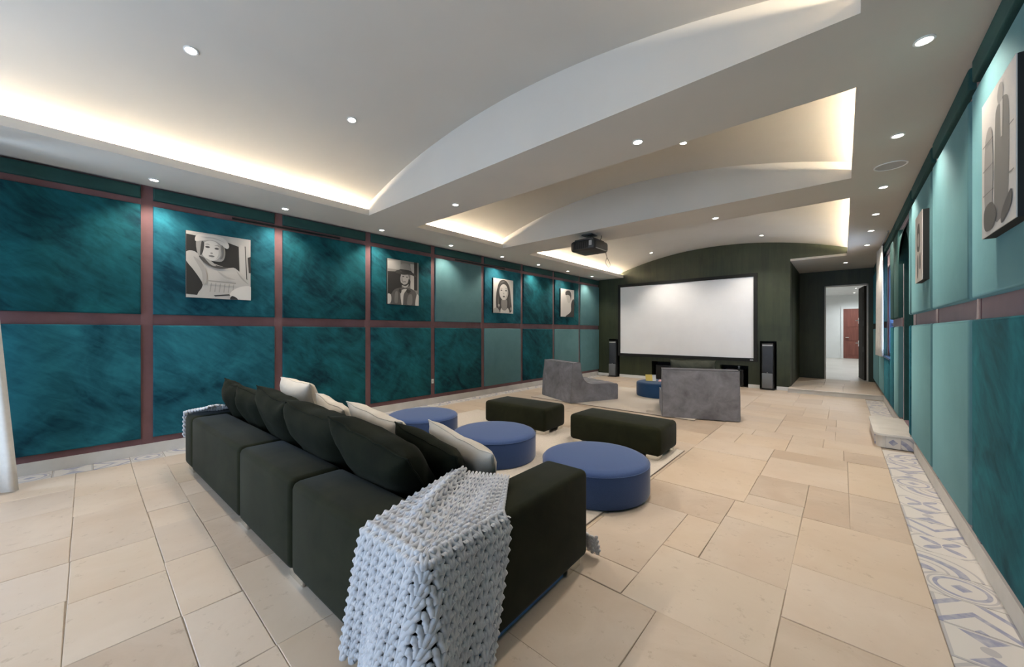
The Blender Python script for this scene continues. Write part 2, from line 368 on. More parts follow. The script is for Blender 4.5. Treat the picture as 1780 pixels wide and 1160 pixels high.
for y0, y1, lab in ((1.25, 2.65, 'long black slot vent above the upper teal panels near the beret portrait'), (5.0, 6.5, 'long black slot vent above the panels left of the long haired portrait')):
    v = empty('slot_vent', (XL + 0.012, y0, 2.862)); tag(v, lab, 'vent', 'slot vents on the left wall')
    link('vent_frame', boxes([(0, 0.012, 0, y1 - y0, 0, 0.006), (0, 0.012, 0, y1 - y0, 0.024, 0.03), (0, 0.012, 0, 0.008, 0.006, 0.024), (0, 0.012, y1 - y0 - 0.008, y1 - y0, 0.006, 0.024)]), black, v)
    link('vent_slot', boxes([(0, 0.004, 0.008, y1 - y0 - 0.008, 0.006, 0.024)]), blackm, v)
o = empty('wall_outlet', (XL + 0.016, 4.43, 0.40)); tag(o, 'small white outlet on the mauve upright of the left wall', 'outlet')
link('cover_plate', rbox(0.012, 0.05, 0.085, 0.004, 2), white_paint, o, (0.006, 0, 0)); link('socket', rbox(0.006, 0.025, 0.03, 0.002, 1), stone_white, o, (0.012, 0, 0.028))

# ---- right wall: window, arched doorway, panels
DOORY = (6.50, 7.55); WINY = (8.85, 10.05); WINZ = (0.95, 2.62)
holes = [(WINY[0], WINY[1], WINZ[0], WINZ[1]), (DOORY[0], DOORY[1], 0.17, 2.72)]
cs = cells(breaks(YR, YD, holes, 0), breaks(-0.2, 4.0, holes, 2), holes)
wall_right = structure('wall_right', boxes([(XR, XR + 0.25, y0, y1, z0, z1) for y0, y1, z0, z1 in cs]), mauve)
# arched head of the doorway: spandrel piece in the wall thickness
yc = sum(DOORY) / 2; hw = (DOORY[1] - DOORY[0]) / 2
arch = [(DOORY[0], 2.72), (DOORY[0], 2.35)] + [(yc - hw * math.cos(t), 2.35 + 0.36 * math.sin(t)) for t in [math.pi * i / 16 for i in range(1, 16)]] + [(DOORY[1], 2.35), (DOORY[1], 2.72)]
bm = bmesh.new(); 
A = [bm.verts.new((XR - 0.05, y, z)) for y, z in arch]; B = [bm.verts.new((XR + 0.25, y, z)) for y, z in arch]
bm.faces.new(A); bm.faces.new(B[::-1])
for i in range(len(arch)): bm.faces.new((A[i], B[i], B[(i + 1) % len(arch)], A[(i + 1) % len(arch)]))
bmesh.ops.triangulate(bm, faces=[f for f in bm.faces if len(f.verts) > 4])
structure('trim_1', finish(bm, 'arch', smooth=False), teal_deep)
d3 = empty('door_3', (XR + 0.14, yc, 0.17)); d3['kind'] = 'structure'
link('door_leaf', boxes([(0, 0.05, -hw, hw, 0, 2.55)]), teal_deep, d3)
link('door_rail', boxes([(-0.02, 0, -hw, hw, 1.30, 1.42)]), mauve, d3)
for y0, y1 in ((-hw, -hw + 0.01), (hw - 0.01, hw)): link('door_jamb', boxes([(-0.14, 0, y0, y1, 0, 2.55)]), teal_deep, d3)
hd = link('door_handle', tube([(-0.0, -0.35, 0.95), (-0.05, -0.35, 0.95), (-0.05, -0.23, 0.95)], 0.01), brass, d3)
def rpanel(y0, y1, z0, z1, m):
    o = link('panel', panel_mesh(y1 - y0, z1 - z0), m, wall_right, (XR - 0.002, (y0 + y1) / 2, (z0 + z1) / 2), (0, 0, math.pi))
STR = [-1.75, -0.41, 0.93, 2.27, 3.61, 4.95]
for k, y in enumerate(STR):
    y1 = (STR + [6.29])[k + 1]
    for r_, (z0, z1) in enumerate(ROWS):
        m = teal_deep if r_ == 2 else (teal_dark if (r_, k) == (0, 3) else teal_lit)
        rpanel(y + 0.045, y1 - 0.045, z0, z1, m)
for y0, y1, m in ((6.335, 6.46, teal_mid), (7.6, 8.2, teal_lit)):
    rpanel(y0, y1, *ROWS[0], m); rpanel(y0, y1, *ROWS[1], teal_lit if y0 < 7 else teal_deep)
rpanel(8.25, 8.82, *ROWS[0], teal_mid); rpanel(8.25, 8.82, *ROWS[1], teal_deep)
rpanel(8.84, 10.06, 0.19, 0.92, teal_mid); rpanel(10.11, 11.4, *ROWS[0], teal_lit); rpanel(10.11, 11.4, *ROWS[1], teal_lit); rpanel(11.45, 13.4, *ROWS[0], teal_lit); rpanel(11.45, 13.4, *ROWS[1], teal_mid)
for y0, y1 in ((6.335, 8.0), (8.04, 9.6), (9.64, 11.4), (11.45, 13.4)): rpanel(y0, y1, *ROWS[2], teal_deep)
for y in STR + [6.29]: link('stud', boxes([(-0.016, 0, -0.045, 0.045, 0.12, ZC)]), mauve, wall_right, (XR, y, 0))
for z0, z1 in ((0.12, 0.19), (1.475, 1.60), (2.84, 2.91)):
    for y0, y1 in (((-1.8, 6.33), (7.64, 8.83)) if z0 < 0.2 else ((-1.8, 6.48), (7.57, 8.83)) if z0 < 2.8 else ((-1.8, 13.4),)):
        link('rail', boxes([(-0.012, 0, y0, y1, z0, z1)]), mauve, wall_right, (XR, 0, 0))
structure('baseboard_right', boxes([(XR - 0.025, XR, -3.0, 6.3, 0, 0.12), (XR - 0.025, XR, 7.72, 10.68, 0, 0.12), (XR - 0.05, XR - 0.025, 7.72, 7.9, 0, 0.13)]), stone_white)
# window in the right wall
w1 = empty('window_1', (XR, 0, 0)); w1['kind'] = 'structure'
ym = sum(WINY) / 2
link('window_frame', boxes([(0.02, 0.12, WINY[0], WINY[0] + 0.06, *WINZ), (0.02, 0.12, WINY[1] - 0.06, WINY[1], *WINZ), (0.02, 0.12, WINY[0], WINY[1], WINZ[0], WINZ[0] + 0.06), (0.02, 0.12, WINY[0], WINY[1], WINZ[1] - 0.06, WINZ[1]), (0.04, 0.10, ym - 0.03, ym + 0.03, WINZ[0], WINZ[1]), (0.05, 0.09, WINY[0], WINY[1], 1.50, 1.56)]), win_paint, w1)
link('window_sill', boxes([(-0.06, 0.02, WINY[0] - 0.03, WINY[1] + 0.03, WINZ[0] - 0.03, WINZ[0])]), win_paint, w1)
for ya, yb in ((WINY[0] + 0.06, ym - 0.03), (ym + 0.03, WINY[1] - 0.06)):
    for za, zb in ((WINZ[0] + 0.06, 1.50), (1.56, WINZ[1] - 0.06)): link('pane', boxes([(0.067, 0.072, ya, yb, za, zb)]), glass, w1)

# ---- screen wall with niches
nz = [(-5.58, -5.22, 0.0, 1.17), (-4.22, -3.58, 0.0, 0.54), (-2.42, -1.78, 0.0, 0.54), (-1.535, -1.195, 0.0, 1.17)]
wall_back = structure('wall_back', boxes([(XL, -0.93, YB, YB + 0.45, 1.17, 4.0), (-0.93, XR, YB, YB + 0.1, ZC + 0.05, 4.0)]), olive)
for k, (a, b, z0) in enumerate([(XL, -5.58, -0.2), (-5.22, -4.22, -0.2), (-4.22, -3.58, 0.54), (-3.58, -2.42, -0.2), (-2.42, -1.78, 0.54), (-1.78, -1.535, -0.2), (-1.195, -0.93, -0.2)]):
    structure('wall_back_%d' % (k + 1), boxes([(a, b, YB, YB + 0.45, z0, 1.17)]), olive)
structure('wall_niche', boxes([(XL, -0.93, YB + 0.45, YB + 0.5, -0.2, 4.0)]), blackm)
segs = [(-5.96, -5.58), (-5.22, -4.22), (-3.58, -2.42), (-1.78, -1.535), (-1.195, -0.93)]
structure('baseboard_back', boxes([(a, b, YB - 0.02, YB, 0, 0.085) for a, b in segs]), white_paint)
# ---- nook: side wall, door wall
structure('wall_nook', boxes([(-1.05, -0.93, YB + 0.45, YD + 0.15, -0.2, 4.0)]), olive)
DX = (-0.38, 0.50); DZ = 2.66
structure('wall_door', boxes([(-1.05, DX[0], YD, YD + 0.15, -0.2, 4.0), (DX[1], XR + 0.25, YD, YD + 0.15, -0.2, 4.0), (DX[0], DX[1], YD, YD + 0.15, DZ, 4.0)]), olive)
d1 = empty('door_1', (0, YD, PLAT)); d1['kind'] = 'structure'
link('door_frame', boxes([(DX[0], DX[0] + 0.03, -0.02, 0.17, 0, DZ - PLAT), (DX[1] - 0.03, DX[1], -0.02, 0.17, 0, DZ - PLAT), (DX[0], DX[1], -0.02, 0.17, DZ - PLAT - 0.03, DZ - PLAT)]), stone_white, d1)
leaf = link('door_leaf', boxes([(0, 0.045, 0, 0.86, 0.01, DZ - PLAT - 0.04)]), dk_door, d1, (DX[1] - 0.075, 0.13, 0), (0, 0, R(6)))
for z0, z1 in ((0.12, 0.75), (0.9, 1.45), (1.6, 2.35)):
    link('door_panel', boxes([(-0.008, 0.0, 0.14, 0.72, z0, z1)]), dk_door, leaf)
for z in (0.98, 1.62):
    link('door_handle', tube([(0.0, 0.78, z), (-0.06, 0.78, z), (-0.06, 0.66, z)], 0.013), brass, leaf)
    link('escutcheon', boxes([(-0.012, 0, 0.74, 0.82, z - 0.09, z + 0.07)]), brass, leaf)
# ---- hall beyond the door
HX0, HX1, HY = -1.6, 2.4, 24.6
structure('floor_hall', boxes([(HX0, HX1, YD, HY, -0.2, PLAT)]), mat('hall_floor_stone', rough=0.4, build=plain_noise((0.50, 0.46, 0.41), (0.58, 0.54, 0.49), 1.5, 0.05)))
structure('wall_hall_left', boxes([(HX0 - 0.1, HX0, YD, HY, -0.2, 3.4), (HX0, -1.05, YD, YD + 0.15, -0.2, 3.4)]), white_paint)
structure('wall_hall_right', boxes([(HX1, HX1 + 0.1, YD, HY, -0.2, 3.4), (XR + 0.25, HX1, YD, YD + 0.15, -0.2, 3.4)]), white_paint)
structure('wall_hall_end', boxes([(HX0, HX1, HY, HY + 0.1, -0.2, 3.4)]), white_paint)
structure('ceiling_hall', boxes([(HX0, HX1, YD + 0.15, HY, 3.2, 3.4)]), white_paint)
d2 = empty('door_2', (0.02, HY, PLAT)); d2['kind'] = 'structure'
link('door_leaf', boxes([(0, 1.15, -0.05, 0, 0, 2.42)]), red_door, d2)
link('door_frame', boxes([(-0.09, 0, -0.06, 0, 0, 2.5), (1.15, 1.24, -0.06, 0, 0, 2.5), (0, 1.15, -0.06, 0, 2.42, 2.5)]), white_paint, d2)
for z0, z1 in ((0.15, 0.75), (0.88, 1.42), (1.55, 2.28)):
    link('door_panel', boxes([(0.16, 0.99, -0.065, -0.05, z0, z1)]), red_door, d2); 
link('door_handle', tube([(0.08, -0.05, 1.02), (0.08, -0.11, 1.02), (0.2, -0.11, 1.02)], 0.018), brass, d2)
v = empty('ceiling_vent', (0.2, 17.5, 3.2)); tag(v, 'grey ceiling vent in the bright hall beyond the open door', 'vent')
link('vent_frame', boxes([(-0.35, 0.35, -0.35, -0.3, -0.02, 0), (-0.35, 0.35, 0.3, 0.35, -0.02, 0), (-0.35, -0.3, -0.3, 0.3, -0.02, 0), (0.3, 0.35, -0.3, 0.3, -0.02, 0)]), stone_white, v)
for i in range(4): link('slat', boxes([(-0.3, 0.3, -0.24 + i * 0.14, -0.17 + i * 0.14, -0.015, -0.003)]), silver, v)

# ---- rear wall with two tall windows (behind the camera)
rw = [(-5.2, -3.2, 0.25, 2.6), (-2.6, -0.6, 0.25, 2.6)]
cs = cells(breaks(XL - 0.15, XR + 0.25, rw, 0), breaks(-0.2, 4.0, rw, 2), rw)
structure('wall_rear', boxes([(x0, x1, YR - 0.2, YR, z0, z1) for x0, x1, z0, z1 in cs]), plaster)
for i, h in enumerate(rw):
    w = empty('window_%d' % (i + 2), (0, YR - 0.1, 0)); w['kind'] = 'structure'; xm = (h[0] + h[1]) / 2
    link('window_frame', boxes([(h[0], h[0] + 0.06, -0.04, 0.04, h[2], h[3]), (h[1] - 0.06, h[1], -0.04, 0.04, h[2], h[3]), (xm - 0.03, xm + 0.03, -0.04, 0.04, h[2], h[3]), (h[0], h[1], -0.04, 0.04, h[2], h[2] + 0.06), (h[0], h[1], -0.04, 0.04, h[3] - 0.06, h[3])]), white_paint, w)
    p = bpy.data.lights.new('window_portal', 'AREA'); p.shape = 'RECTANGLE'; p.size = h[1] - h[0]; p.size_y = h[3] - h[2]; p.cycles.is_portal = True
    po = bpy.data.objects.new('window_portal', p); C.objects.link(po); po.parent = w; po.location = (xm, -0.12, (h[2] + h[3]) / 2); po.rotation_euler = (R(90), 0, 0)
p = bpy.data.lights.new('window_portal', 'AREA'); p.shape = 'RECTANGLE'; p.size = 1.67; p.size_y = 1.2; p.cycles.is_portal = True
po = bpy.data.objects.new('window_portal', p); C.objects.link(po); po.parent = w1; po.location = (0.26, ym, 1.785); po.rotation_euler = (0, R(90), 0)

# ---- ceiling: soffits, beams, coves, vaults
CX0, CX1 = -5.10, 0.07
BEAMS = [(2.68, 3.48), (5.50, 6.30)]
BAYS = [(YR, 2.68), (3.48, 5.50), (6.30, YB)]
ceiling = structure('ceiling', boxes([(XL, CX0 - 0.03, YR, YB, ZC, ZC + 0.04), (CX1 + 0.03, XR, YR, YB, ZC, ZC + 0.04), (-0.93, XR, YB, YD, ZC, ZC + 0.05)] + [(CX0 - 0.4, CX1 + 0.4, a, b, ZC + 0.04, 3.9) for a, b in BEAMS] + [(CX0 - 0.03, CX1 + 0.03, a, b, ZC, ZC + 0.04) for a, b in BEAMS]), soffit)
structure('ceiling_slab', boxes([(XL - 0.15, XR + 0.25, YR - 0.2, YD + 0.15, 3.9, 4.0)]), plaster)
xm = (CX0 + CX1) / 2; half = (CX1 - CX0) / 2; RV = 8.35; APEX = 3.66
vz = lambda x: APEX - RV + math.sqrt(RV * RV - (x - xm) ** 2)
for i, (a, b) in enumerate(BAYS):
    bm = bmesh.new(); n = 40; ex = half + 0.32; lo = []; up = []
    for k in range(n + 1):
        x = xm - ex + 2 * ex * k / n; z = vz(x)
        lo.append((bm.verts.new((x, a, z)), bm.verts.new((x, b, z)))); up.append((bm.verts.new((x, a, z + 0.05)), bm.verts.new((x, b, z + 0.05))))
    for k in range(n):
        bm.faces.new((lo[k][0], lo[k][1], lo[k + 1][1], lo[k + 1][0])); bm.faces.new((up[k][0], up[k + 1][0], up[k + 1][1], up[k][1]))
    link('vault', finish(bm, 'vault', angle=20), soffit, ceiling)
    for s, x in ((-1, CX0), (1, CX1)):
        link('cove_lip', boxes([(min(x, x + s * 0.03), max(x, x + s * 0.03), a, b, ZC, ZC + 0.085)]), soffit, ceiling)
        xx = x + s * 0.32; link('cove_back', boxes([(min(xx, xx + s * 0.04), max(xx, xx + s * 0.04), a, b, ZC + 0.04, 3.9)]), soffit, ceiling)
        xs_ = x + s * 0.16; nm = ('first', 'middle', 'far')[i]
        st = link('led_strip', boxes([(xs_ - 0.012, xs_ + 0.012, a + 0.02, b - 0.02, ZC + 0.041, ZC + 0.047)]), led_m, ceiling)

# ---- downlights
ring_me = lathe([(0.045, 0.0), (0.047, -0.006), (0.036, -0.008), (0.034, 0.0)], 20)
lens_me = lathe([(0.0, -0.003), (0.034, -0.003)], 20)
def spot(parent, w, ang=115, blend=0.7, col=(1.0, 0.90, 0.79)):
    l = bpy.data.lights.new('lamp', 'SPOT'); l.energy = w; l.spot_size = R(ang); l.spot_blend = blend; l.shadow_soft_size = 0.03; l.color = col
    o = bpy.data.objects.new('lamp', l); C.objects.link(o); o.parent = parent; o.location = (0, 0, -0.015)
def downlight(x, y, z, label, group, w=SPOT_W, tilt=0.0, ang=115):
    t = empty('downlight', (x, y, z)); t.rotation_euler = (0, tilt, 0); tag(t, label, 'downlight', group)
    link('trim_ring', ring_me, white_paint, t); link('lens', lens_me, lamp_m, t); spot(t, w, ang)
ORD = ['first', 'second', 'third', 'fourth', 'fifth', 'sixth', 'seventh', 'eighth', 'ninth']
for i, y in enumerate((0.49, 1.78, 3.2, 4.65, 6.1, 7.42, 8.75, 10.08)):
    downlight(-5.67, y, ZC, 'small recessed downlight over the left wall, %s from the white curtain' % ORD[i], 'downlights in the left soffit', SPOT_W * 0.6)
for i, y in enumerate((3.17, 4.56, 6.07, 7.4, 8.55, 9.92)):
    downlight(0.35, y, ZC, 'recessed downlight in the right soffit, %s from the camera' % ORD[i], 'downlights in the right soffit', SPOT_W * 0.6)
downlight(0.05, 12.1, ZC, 'recessed downlight over the raised step before the open door', 'downlights in the right soffit', SPOT_W * 0.4)
downlight(-3.81, 3.2, ZC, 'left one of two downlights under the nearest ceiling beam', 'downlights in the beams')
downlight(-1.35, 3.2, ZC, 'right one of two downlights under the nearest ceiling beam', 'downlights in the beams')
downlight(-1.4, 6.1, ZC, 'downlight under the farther ceiling beam, right of the projector', 'downlights in the beams')
for x, y, lab in ((-3.76, 0.53, 'large bright downlight in the nearest vault, the left of its pair'), (-3.76, 1.79, 'downlight in the nearest vault, the one closer to the beam'), (-1.38, 4.55, 'downlight in the middle vault just past the first beam'), (-3.9, 10.13, 'downlight in the far vault above the left half of the screen'), (-1.38, 10.1, 'downlight in the far vault above the right half of the screen')):
    downlight(x, y, vz(x), lab, 'downlights in the vaults', SPOT_W * (1.0 if y < 9 else 1.25), math.atan2(x - xm, RV) )
for i, y in enumerate((15.2, 18.0, 21.0, 23.4)):  # added lamps out of sight, put in to keep the hall bright
    t = empty('downlight', (0.4, y, 3.2)); tag(t, 'added ceiling downlight brightening the hall, %s beyond the door' % ORD[i], 'downlight', 'added hall downlights')
    link('trim_ring', ring_me, white_paint, t); link('lens', lens_me, lamp_m, t); spot(t, HALL_W, 160, 0.9, (0.9, 0.97, 1.0))
t = empty('ceiling_speaker', (0.36, 5.34, ZC)); tag(t, 'round white in-ceiling speaker in the right soffit', 'speaker')
link('bezel', lathe([(0.125, 0), (0.125, -0.006), (0.115, -0.008), (0.112, -0.003)], 32), white_paint, t)
link('grille', lathe([(0.0, -0.004), (0.112, -0.004)], 32), mat('speaker_grille_white', rough=0.8, build=plain_noise((0.42, 0.42, 0.41), (0.5, 0.5, 0.49), 300, 0.4, 400, 0.002)), t)

# ================================================================== SCREEN, PROJECTOR, SPEAKERS
SX0, SX1, SZ0, SZ1 = -5.17, -1.66, 0.74, 2.77
t = empty('projection_screen', ((SX0 + SX1) / 2, YB - 0.002, SZ0)); tag(t, 'large white projection screen in a black frame on the dark green wall', 'screen')
w, h = (SX1 - SX0) / 2, SZ1 - SZ0
link('screen_surface', boxes([(-w, w, -0.055, -0.05, 0, h)]), screen_m, t)
link('frame_side', boxes([(-w - 0.075, -w, -0.075, 0, -0.08, h + 0.085)]), blackm, t); link('frame_side', boxes([(w, w + 0.075, -0.075, 0, -0.08, h + 0.085)]), blackm, t)
fr = link('frame_rail', boxes([(-w, w, -0.075, 0, -0.08, 0)]), blackm, t); link('frame_rail', boxes([(-w, w, -0.075, 0, h, h + 0.085)]), blackm, t)
link('backing', boxes([(-w, w, -0.05, 0, 0, h)]), blackm, t)
link('maker_badge', boxes([(w - 0.075, w - 0.005, -0.078, -0.075, -0.055, -0.03)]), silver, fr)

t = empty('projector', (-3.28, 5.74, 2.855)); tag(t, 'black ceiling projector hung from the far beam', 'projector')
pb = link('body', rbox(0.48, 0.48, 0.18, 0.05, 4), black, t, (0, 0, -0.09))
link('top_shell', rbox(0.36, 0.40, 0.03, 0.012, 2), black, t, (0, 0, 0.088))
ln = link('lens_barrel', lathe([(0, 0), (0.07, 0), (0.07, 0.06), (0.055, 0.06), (0.05, 0.03), (0, 0.03)], 24), black, t, (0, 0.235, 0.0), (R(-90), 0, 0)); link('lens_glass', lathe([(0, 0.032), (0.049, 0.032)], 20), mat('lens_glass', (0.02, 0.02, 0.03), 0.05), ln)
for i in range(8): link('vent_slat', boxes([(-0.17 + i * 0.036, -0.15 + i * 0.036, -0.246, -0.238, 0.035, 0.145)]), blackm, pb)
for x in (-0.236, 0.229): link('side_trim', boxes([(x, x + 0.007, -0.2, 0.2, -0.07, -0.06)]), silver, t)
link('corner_badge', boxes([(0.13, 0.18, -0.247, -0.238, 0.07, 0.15)]), silver, pb)
link('mount_pole', tube([(0, 0, 0.11), (0, 0, 0.197)], 0.022), black, t); link('mount_plate', rbox(0.2, 0.2, 0.02, 0.006, 2), black, t, (0, 0, 0.195))
for sx in (-1, 1):
    for sy in (-1, 1): link('mount_arm', tube([(0, 0, 0.15), (sx * 0.13, sy * 0.13, 0.11)], 0.009, 6), silver, t)
link('cable', tube(catmull([(0.12, 0.1, 0.10), (0.15, 0.14, 0.16), (0.14, 0.16, 0.214)], 5, False), 0.006, 6), black, t)
link('cable', tube(catmull([(0.19, 0.22, -0.08), (0.2, 0.25, -0.16), (0.17, 0.26, -0.24), (0.22, 0.27, -0.33), (0.25, 0.27, -0.28), (0.2, 0.25, -0.16)], 5, False), 0.004, 6), black, t)

def tower(x, y, lab, hh=1.10):
    t = empty('tower_speaker', (x, y, 0)); tag(t, lab, 'speaker', 'tower speakers in the wall niches')
    link('cabinet', rbox(0.24, 0.30, hh, 0.015, 2), black, t, (0, 0.02, 0.02))
    link('upper_grille', rbox(0.205, 0.02, hh - 0.46, 0.008, 2), dkfab, t, (0, -0.135, 0.41))
    link('top_strip', rbox(0.205, 0.022, 0.035, 0.006, 2), silver, t, (0, -0.135, hh - 0.045))
    lp = link('lower_panel', rbox(0.215, 0.06, 0.36, 0.012, 2), ltfab, t, (0, -0.15, 0.035))
    link('status_light', lathe([(0, 0), (0.014, 0), (0.012, 0.01), (0, 0.012)], 12), silver, lp, (0, 0.005, 0.372))
    link('base_plate', rbox(0.29, 0.36, 0.02, 0.006, 2), black, t)
tower(-1.365, 11.0, 'slate grey tower speaker in the niche right of the screen')
tower(-5.40, 11.0, 'dark tower speaker in the niche left of the screen')
for x, lab in ((-3.9, 'low black subwoofer in the left niche under the screen'), (-2.1, 'low black subwoofer in the right niche under the screen')):
    t = empty('subwoofer', (x, 11.2, 0)); tag(t, lab, 'speaker', 'subwoofers under the screen')
    link('cabinet', rbox(0.42, 0.36, 0.42, 0.015, 2), black, t, (0, 0, 0.02)); link('grille', rbox(0.36, 0.02, 0.36, 0.01, 2), blackm, t, (0, -0.185, 0.05))
    for sx in (-1, 1):
        for sy in (-1, 1): link('foot', lathe([(0, 0), (0.02, 0), (0.024, 0.022), (0, 0.022)], 10), black, t, (sx * 0.16, sy * 0.13, 0))
t = empty('media_sensor', (-2.02, 11.2, 0.44)); tag(t, 'tiny white sensor standing on the right subwoofer under the screen', 'sensor')
link('stand', lathe([(0, 0), (0.03, 0), (0.03, 0.008), (0.008, 0.012), (0.008, 0.03), (0, 0.03)], 14), white_paint, t); link('head', rbox(0.045, 0.03, 0.04, 0.008, 2), white_paint, t, (0, 0, 0.03))

# ================================================================== FURNITURE
# ---- rugs
def rug(x0, x1, y0, y1, lab):
    t = empty('area_rug', ((x0 + x1) / 2, (y0 + y1) / 2, 0)); tag(t, lab, 'rug', 'cream rugs')
    link('pile', rbox(x1 - x0, y1 - y0, 0.012, 0.005, 2), rug_m, t, (0, 0, 0.001))
    w, h = (x1 - x0) / 2 + 0.004, (y1 - y0) / 2 + 0.004
    link('bound_edge', boxes([(-w, w, -h, -h + 0.012, 0.001, 0.011), (-w, w, h - 0.012, h, 0.001, 0.011), (-w, -w + 0.012, -h + 0.012, h - 0.012, 0.001, 0.011), (w - 0.012, w, -h + 0.012, h - 0.012, 0.001, 0.011)]), mat('rug_binding', (0.22, 0.19, 0.16), 0.9), t)
rug(-4.9, -1.39, 2.03, 4.62, 'flat cream rug under the blue poufs and dark ottomans')
rug(-5.0, -1.75, 6.3, 8.9, 'flat cream rug under the two grey lounge chairs')
RZ = 0.013
# ---- poufs
def pouf(x, y, r, h, lab, m=blue_m, grp='round blue poufs'):
    t = empty('round_pouf', (x, y, RZ)); tag(t, lab, 'pouf', grp)
    link('side_band', lathe([(0, 0), (r - 0.03, 0), (r - 0.008, 0.006), (r, 0.025), (r, h - 0.05), (r - 0.004, h - 0.028)], 64), m, t)
    tc = link('top_cushion', lathe([(r - 0.004, h - 0.028), (r - 0.012, h - 0.012), (r - 0.035, h - 0.001), (r - 0.09, h + 0.004), (r * 0.5, h + 0.010), (0, h + 0.012)], 64), m, t)
    link('seam_welt', tube([((r - 0.002) * math.cos(a), (r - 0.002) * math.sin(a), h - 0.028) for a in [2 * math.pi * i / 64 for i in range(65)]], 0.0035, 6), m, tc)
pouf(-1.66, 3.00, 0.465, 0.285, 'bright blue round pouf nearest the camera, beside the sofa arm')
pouf(-2.93, 3.02, 0.465, 0.285, 'middle one of the three blue round poufs on the rug')
pouf(-4.25, 3.00, 0.465, 0.285, 'blue round pouf farthest left, nearest the teal wall')
pouf(-3.0, 8.25, 0.47, 0.30, 'petrol blue round pouf between the grey lounge chairs', bluedk_m, 'far pouf')
# ---- bench ottomans
def ottoman(x, y, sx, sy, rz, lab):
    t = empty('bench_ottoman', (x, y, RZ), rz); tag(t, lab, 'ottoman', 'dark velvet bench ottomans')
    link('cushion_body', rbox(sx, sy, 0.31, 0.045, 4, 0.012, 2), sofa_m, t, (0, 0, 0.045))
    for a in (-1, 1):
        for b in (-1, 1):
            cx, cy = a * (sx / 2 - 0.03), b * (sy / 2 - 0.03)
            link('foot', boxes([(min(cx, cx - a * 0.13), max(cx, cx - a * 0.13), min(cy, cy - b * 0.012), max(cy, cy - b * 0.012), 0, 0.047), (min(cx, cx - a * 0.012), max(cx, cx - a * 0.012), min(cy - b * 0.012, cy - b * 0.13), max(cy - b * 0.012, cy - b * 0.13), 0, 0.047)]), chrome, t)
ottoman(-3.52, 4.26, 1.08, 0.54, R(3), 'dark velvet bench ottoman farther from the camera, behind the middle blue pouf')
ottoman(-2.02, 4.30, 1.13, 0.56, R(0), 'dark velvet bench ottoman nearer the right aisle, behind the front blue pouf')

# ---- lounge chairs
def lounge(x, y, rz, lab):
    t = empty('lounge_chair', (x, y, RZ), rz); tag(t, lab, 'lounge chair', 'grey velvet armless lounge chairs')
    Wd = 1.12; w = Wd / 2
    # local: back at y=0, seat runs to +y ; profile in (y,z)
    curve = catmull([(0.235, 0.755), (0.25, 0.60), (0.31, 0.44), (0.44, 0.35), (0.64, 0.335), (0.9, 0.335), (1.12, 0.32)], 4, False)
    prof = [(0.0, 0.0), (0.015, 0.4), (0.06, 0.775)] + [(0.225, 0.775)] + curve + [(1.15, 0.30), (1.15, 0.0)]
    tops = [(0.0, 0.012), (0.012, 0.3), (0.055, 0.76), (0.075, 0.775), (0.225, 0.775)] + curve + [(1.145, 0.305), (1.15, 0.28)]
    bm = bmesh.new(); col = []
    for a, b in tops: col.append([bm.verts.new((-w, a, 0.0)), bm.verts.new((-w, a, b)), bm.verts.new((w, a, b)), bm.verts.new((w, a, 0.0))])
    for A_, B_ in zip(col, col[1:]):
        for q in range(4): bm.faces.new((A_[q], B_[q], B_[(q + 1) % 4], A_[(q + 1) % 4]))
    bm.faces.new(col[0][::-1]); bm.faces.new(col[-1])
    es = [e for e in bm.edges if len(e.link_faces) == 2 and all(v.co.z > 0.005 for v in e.verts) and abs(e.verts[0].co.x - e.verts[1].co.x) < 1e-6 and e.calc_face_angle(0) > R(70)]
    bmesh.ops.bevel(bm, geom=es, offset=0.018, segments=2, profile=0.5, affect='EDGES')
    link('body', finish(bm, 'body', angle=38), grey_m, t)
    # tufted pad over back and seat
    path = catmull([(0.235, 0.74), (0.25, 0.60), (0.31, 0.445), (0.44, 0.355), (0.64, 0.34), (0.9, 0.34), (1.10, 0.328)], 6, False)
    nx = 24; bm = bmesh.new(); grid = []
    for i, (a, b) in enumerate(path):
        i0, i1 = max(i - 1, 0), min(i + 1, len(path) - 1)
        ty, tz = path[i1][0] - path[i0][0], path[i1][1] - path[i0][1]; q = math.hypot(ty, tz); ny, nz_ = -tz / q, ty / q
        row = []
        for k in range(nx + 1):
            u = k / nx; s = i / (len(path) - 1)
            d = 0.026 * (abs(math.sin(math.pi * 4 * u)) ** 0.45) * (abs(math.sin(math.pi * 5 * s)) ** 0.4) - 0.004
            row.append(bm.verts.new(((u - 0.5) * (Wd - 0.07), a + ny * d, b + nz_ * d)))
        grid.append(row)
    for A_, B_ in zip(grid, grid[1:]):
        for k in range(nx): bm.faces.new((A_[k], A_[k + 1], B_[k + 1], B_[k]))
    link('tufted_pad', finish(bm, 'pad', angle=180), grey_m, t)
    outline = [(0.015, 0.4), (0.06, 0.775), (0.225, 0.775)] + curve + [(1.15, 0.30), (1.15, 0.02)]
    for s in (-1, 1):
        link('piping', tube([(s * (w - 0.004), a, b) for a, b in [(0.0, 0.02)] + outline], 0.007, 6), piping_m, t)
    for a, b in ((0.06, 0.775), (0.225, 0.778), (1.15, 0.30)):
        link('piping', tube([(-w + 0.004, a, b), (w - 0.004, a, b)], 0.007, 6), piping_m, t)
    link('plinth', boxes([(-w + 0.04, w - 0.04, 0.04, 1.1, -0.0, 0.012)]), black, t)
    return t
lounge(-4.46, 6.42, R(-24), 'grey velvet armless lounge chair on the left, seen from its side')
lounge(-1.70, 6.44, R(22), 'grey velvet armless lounge chair on the right, seen from behind')

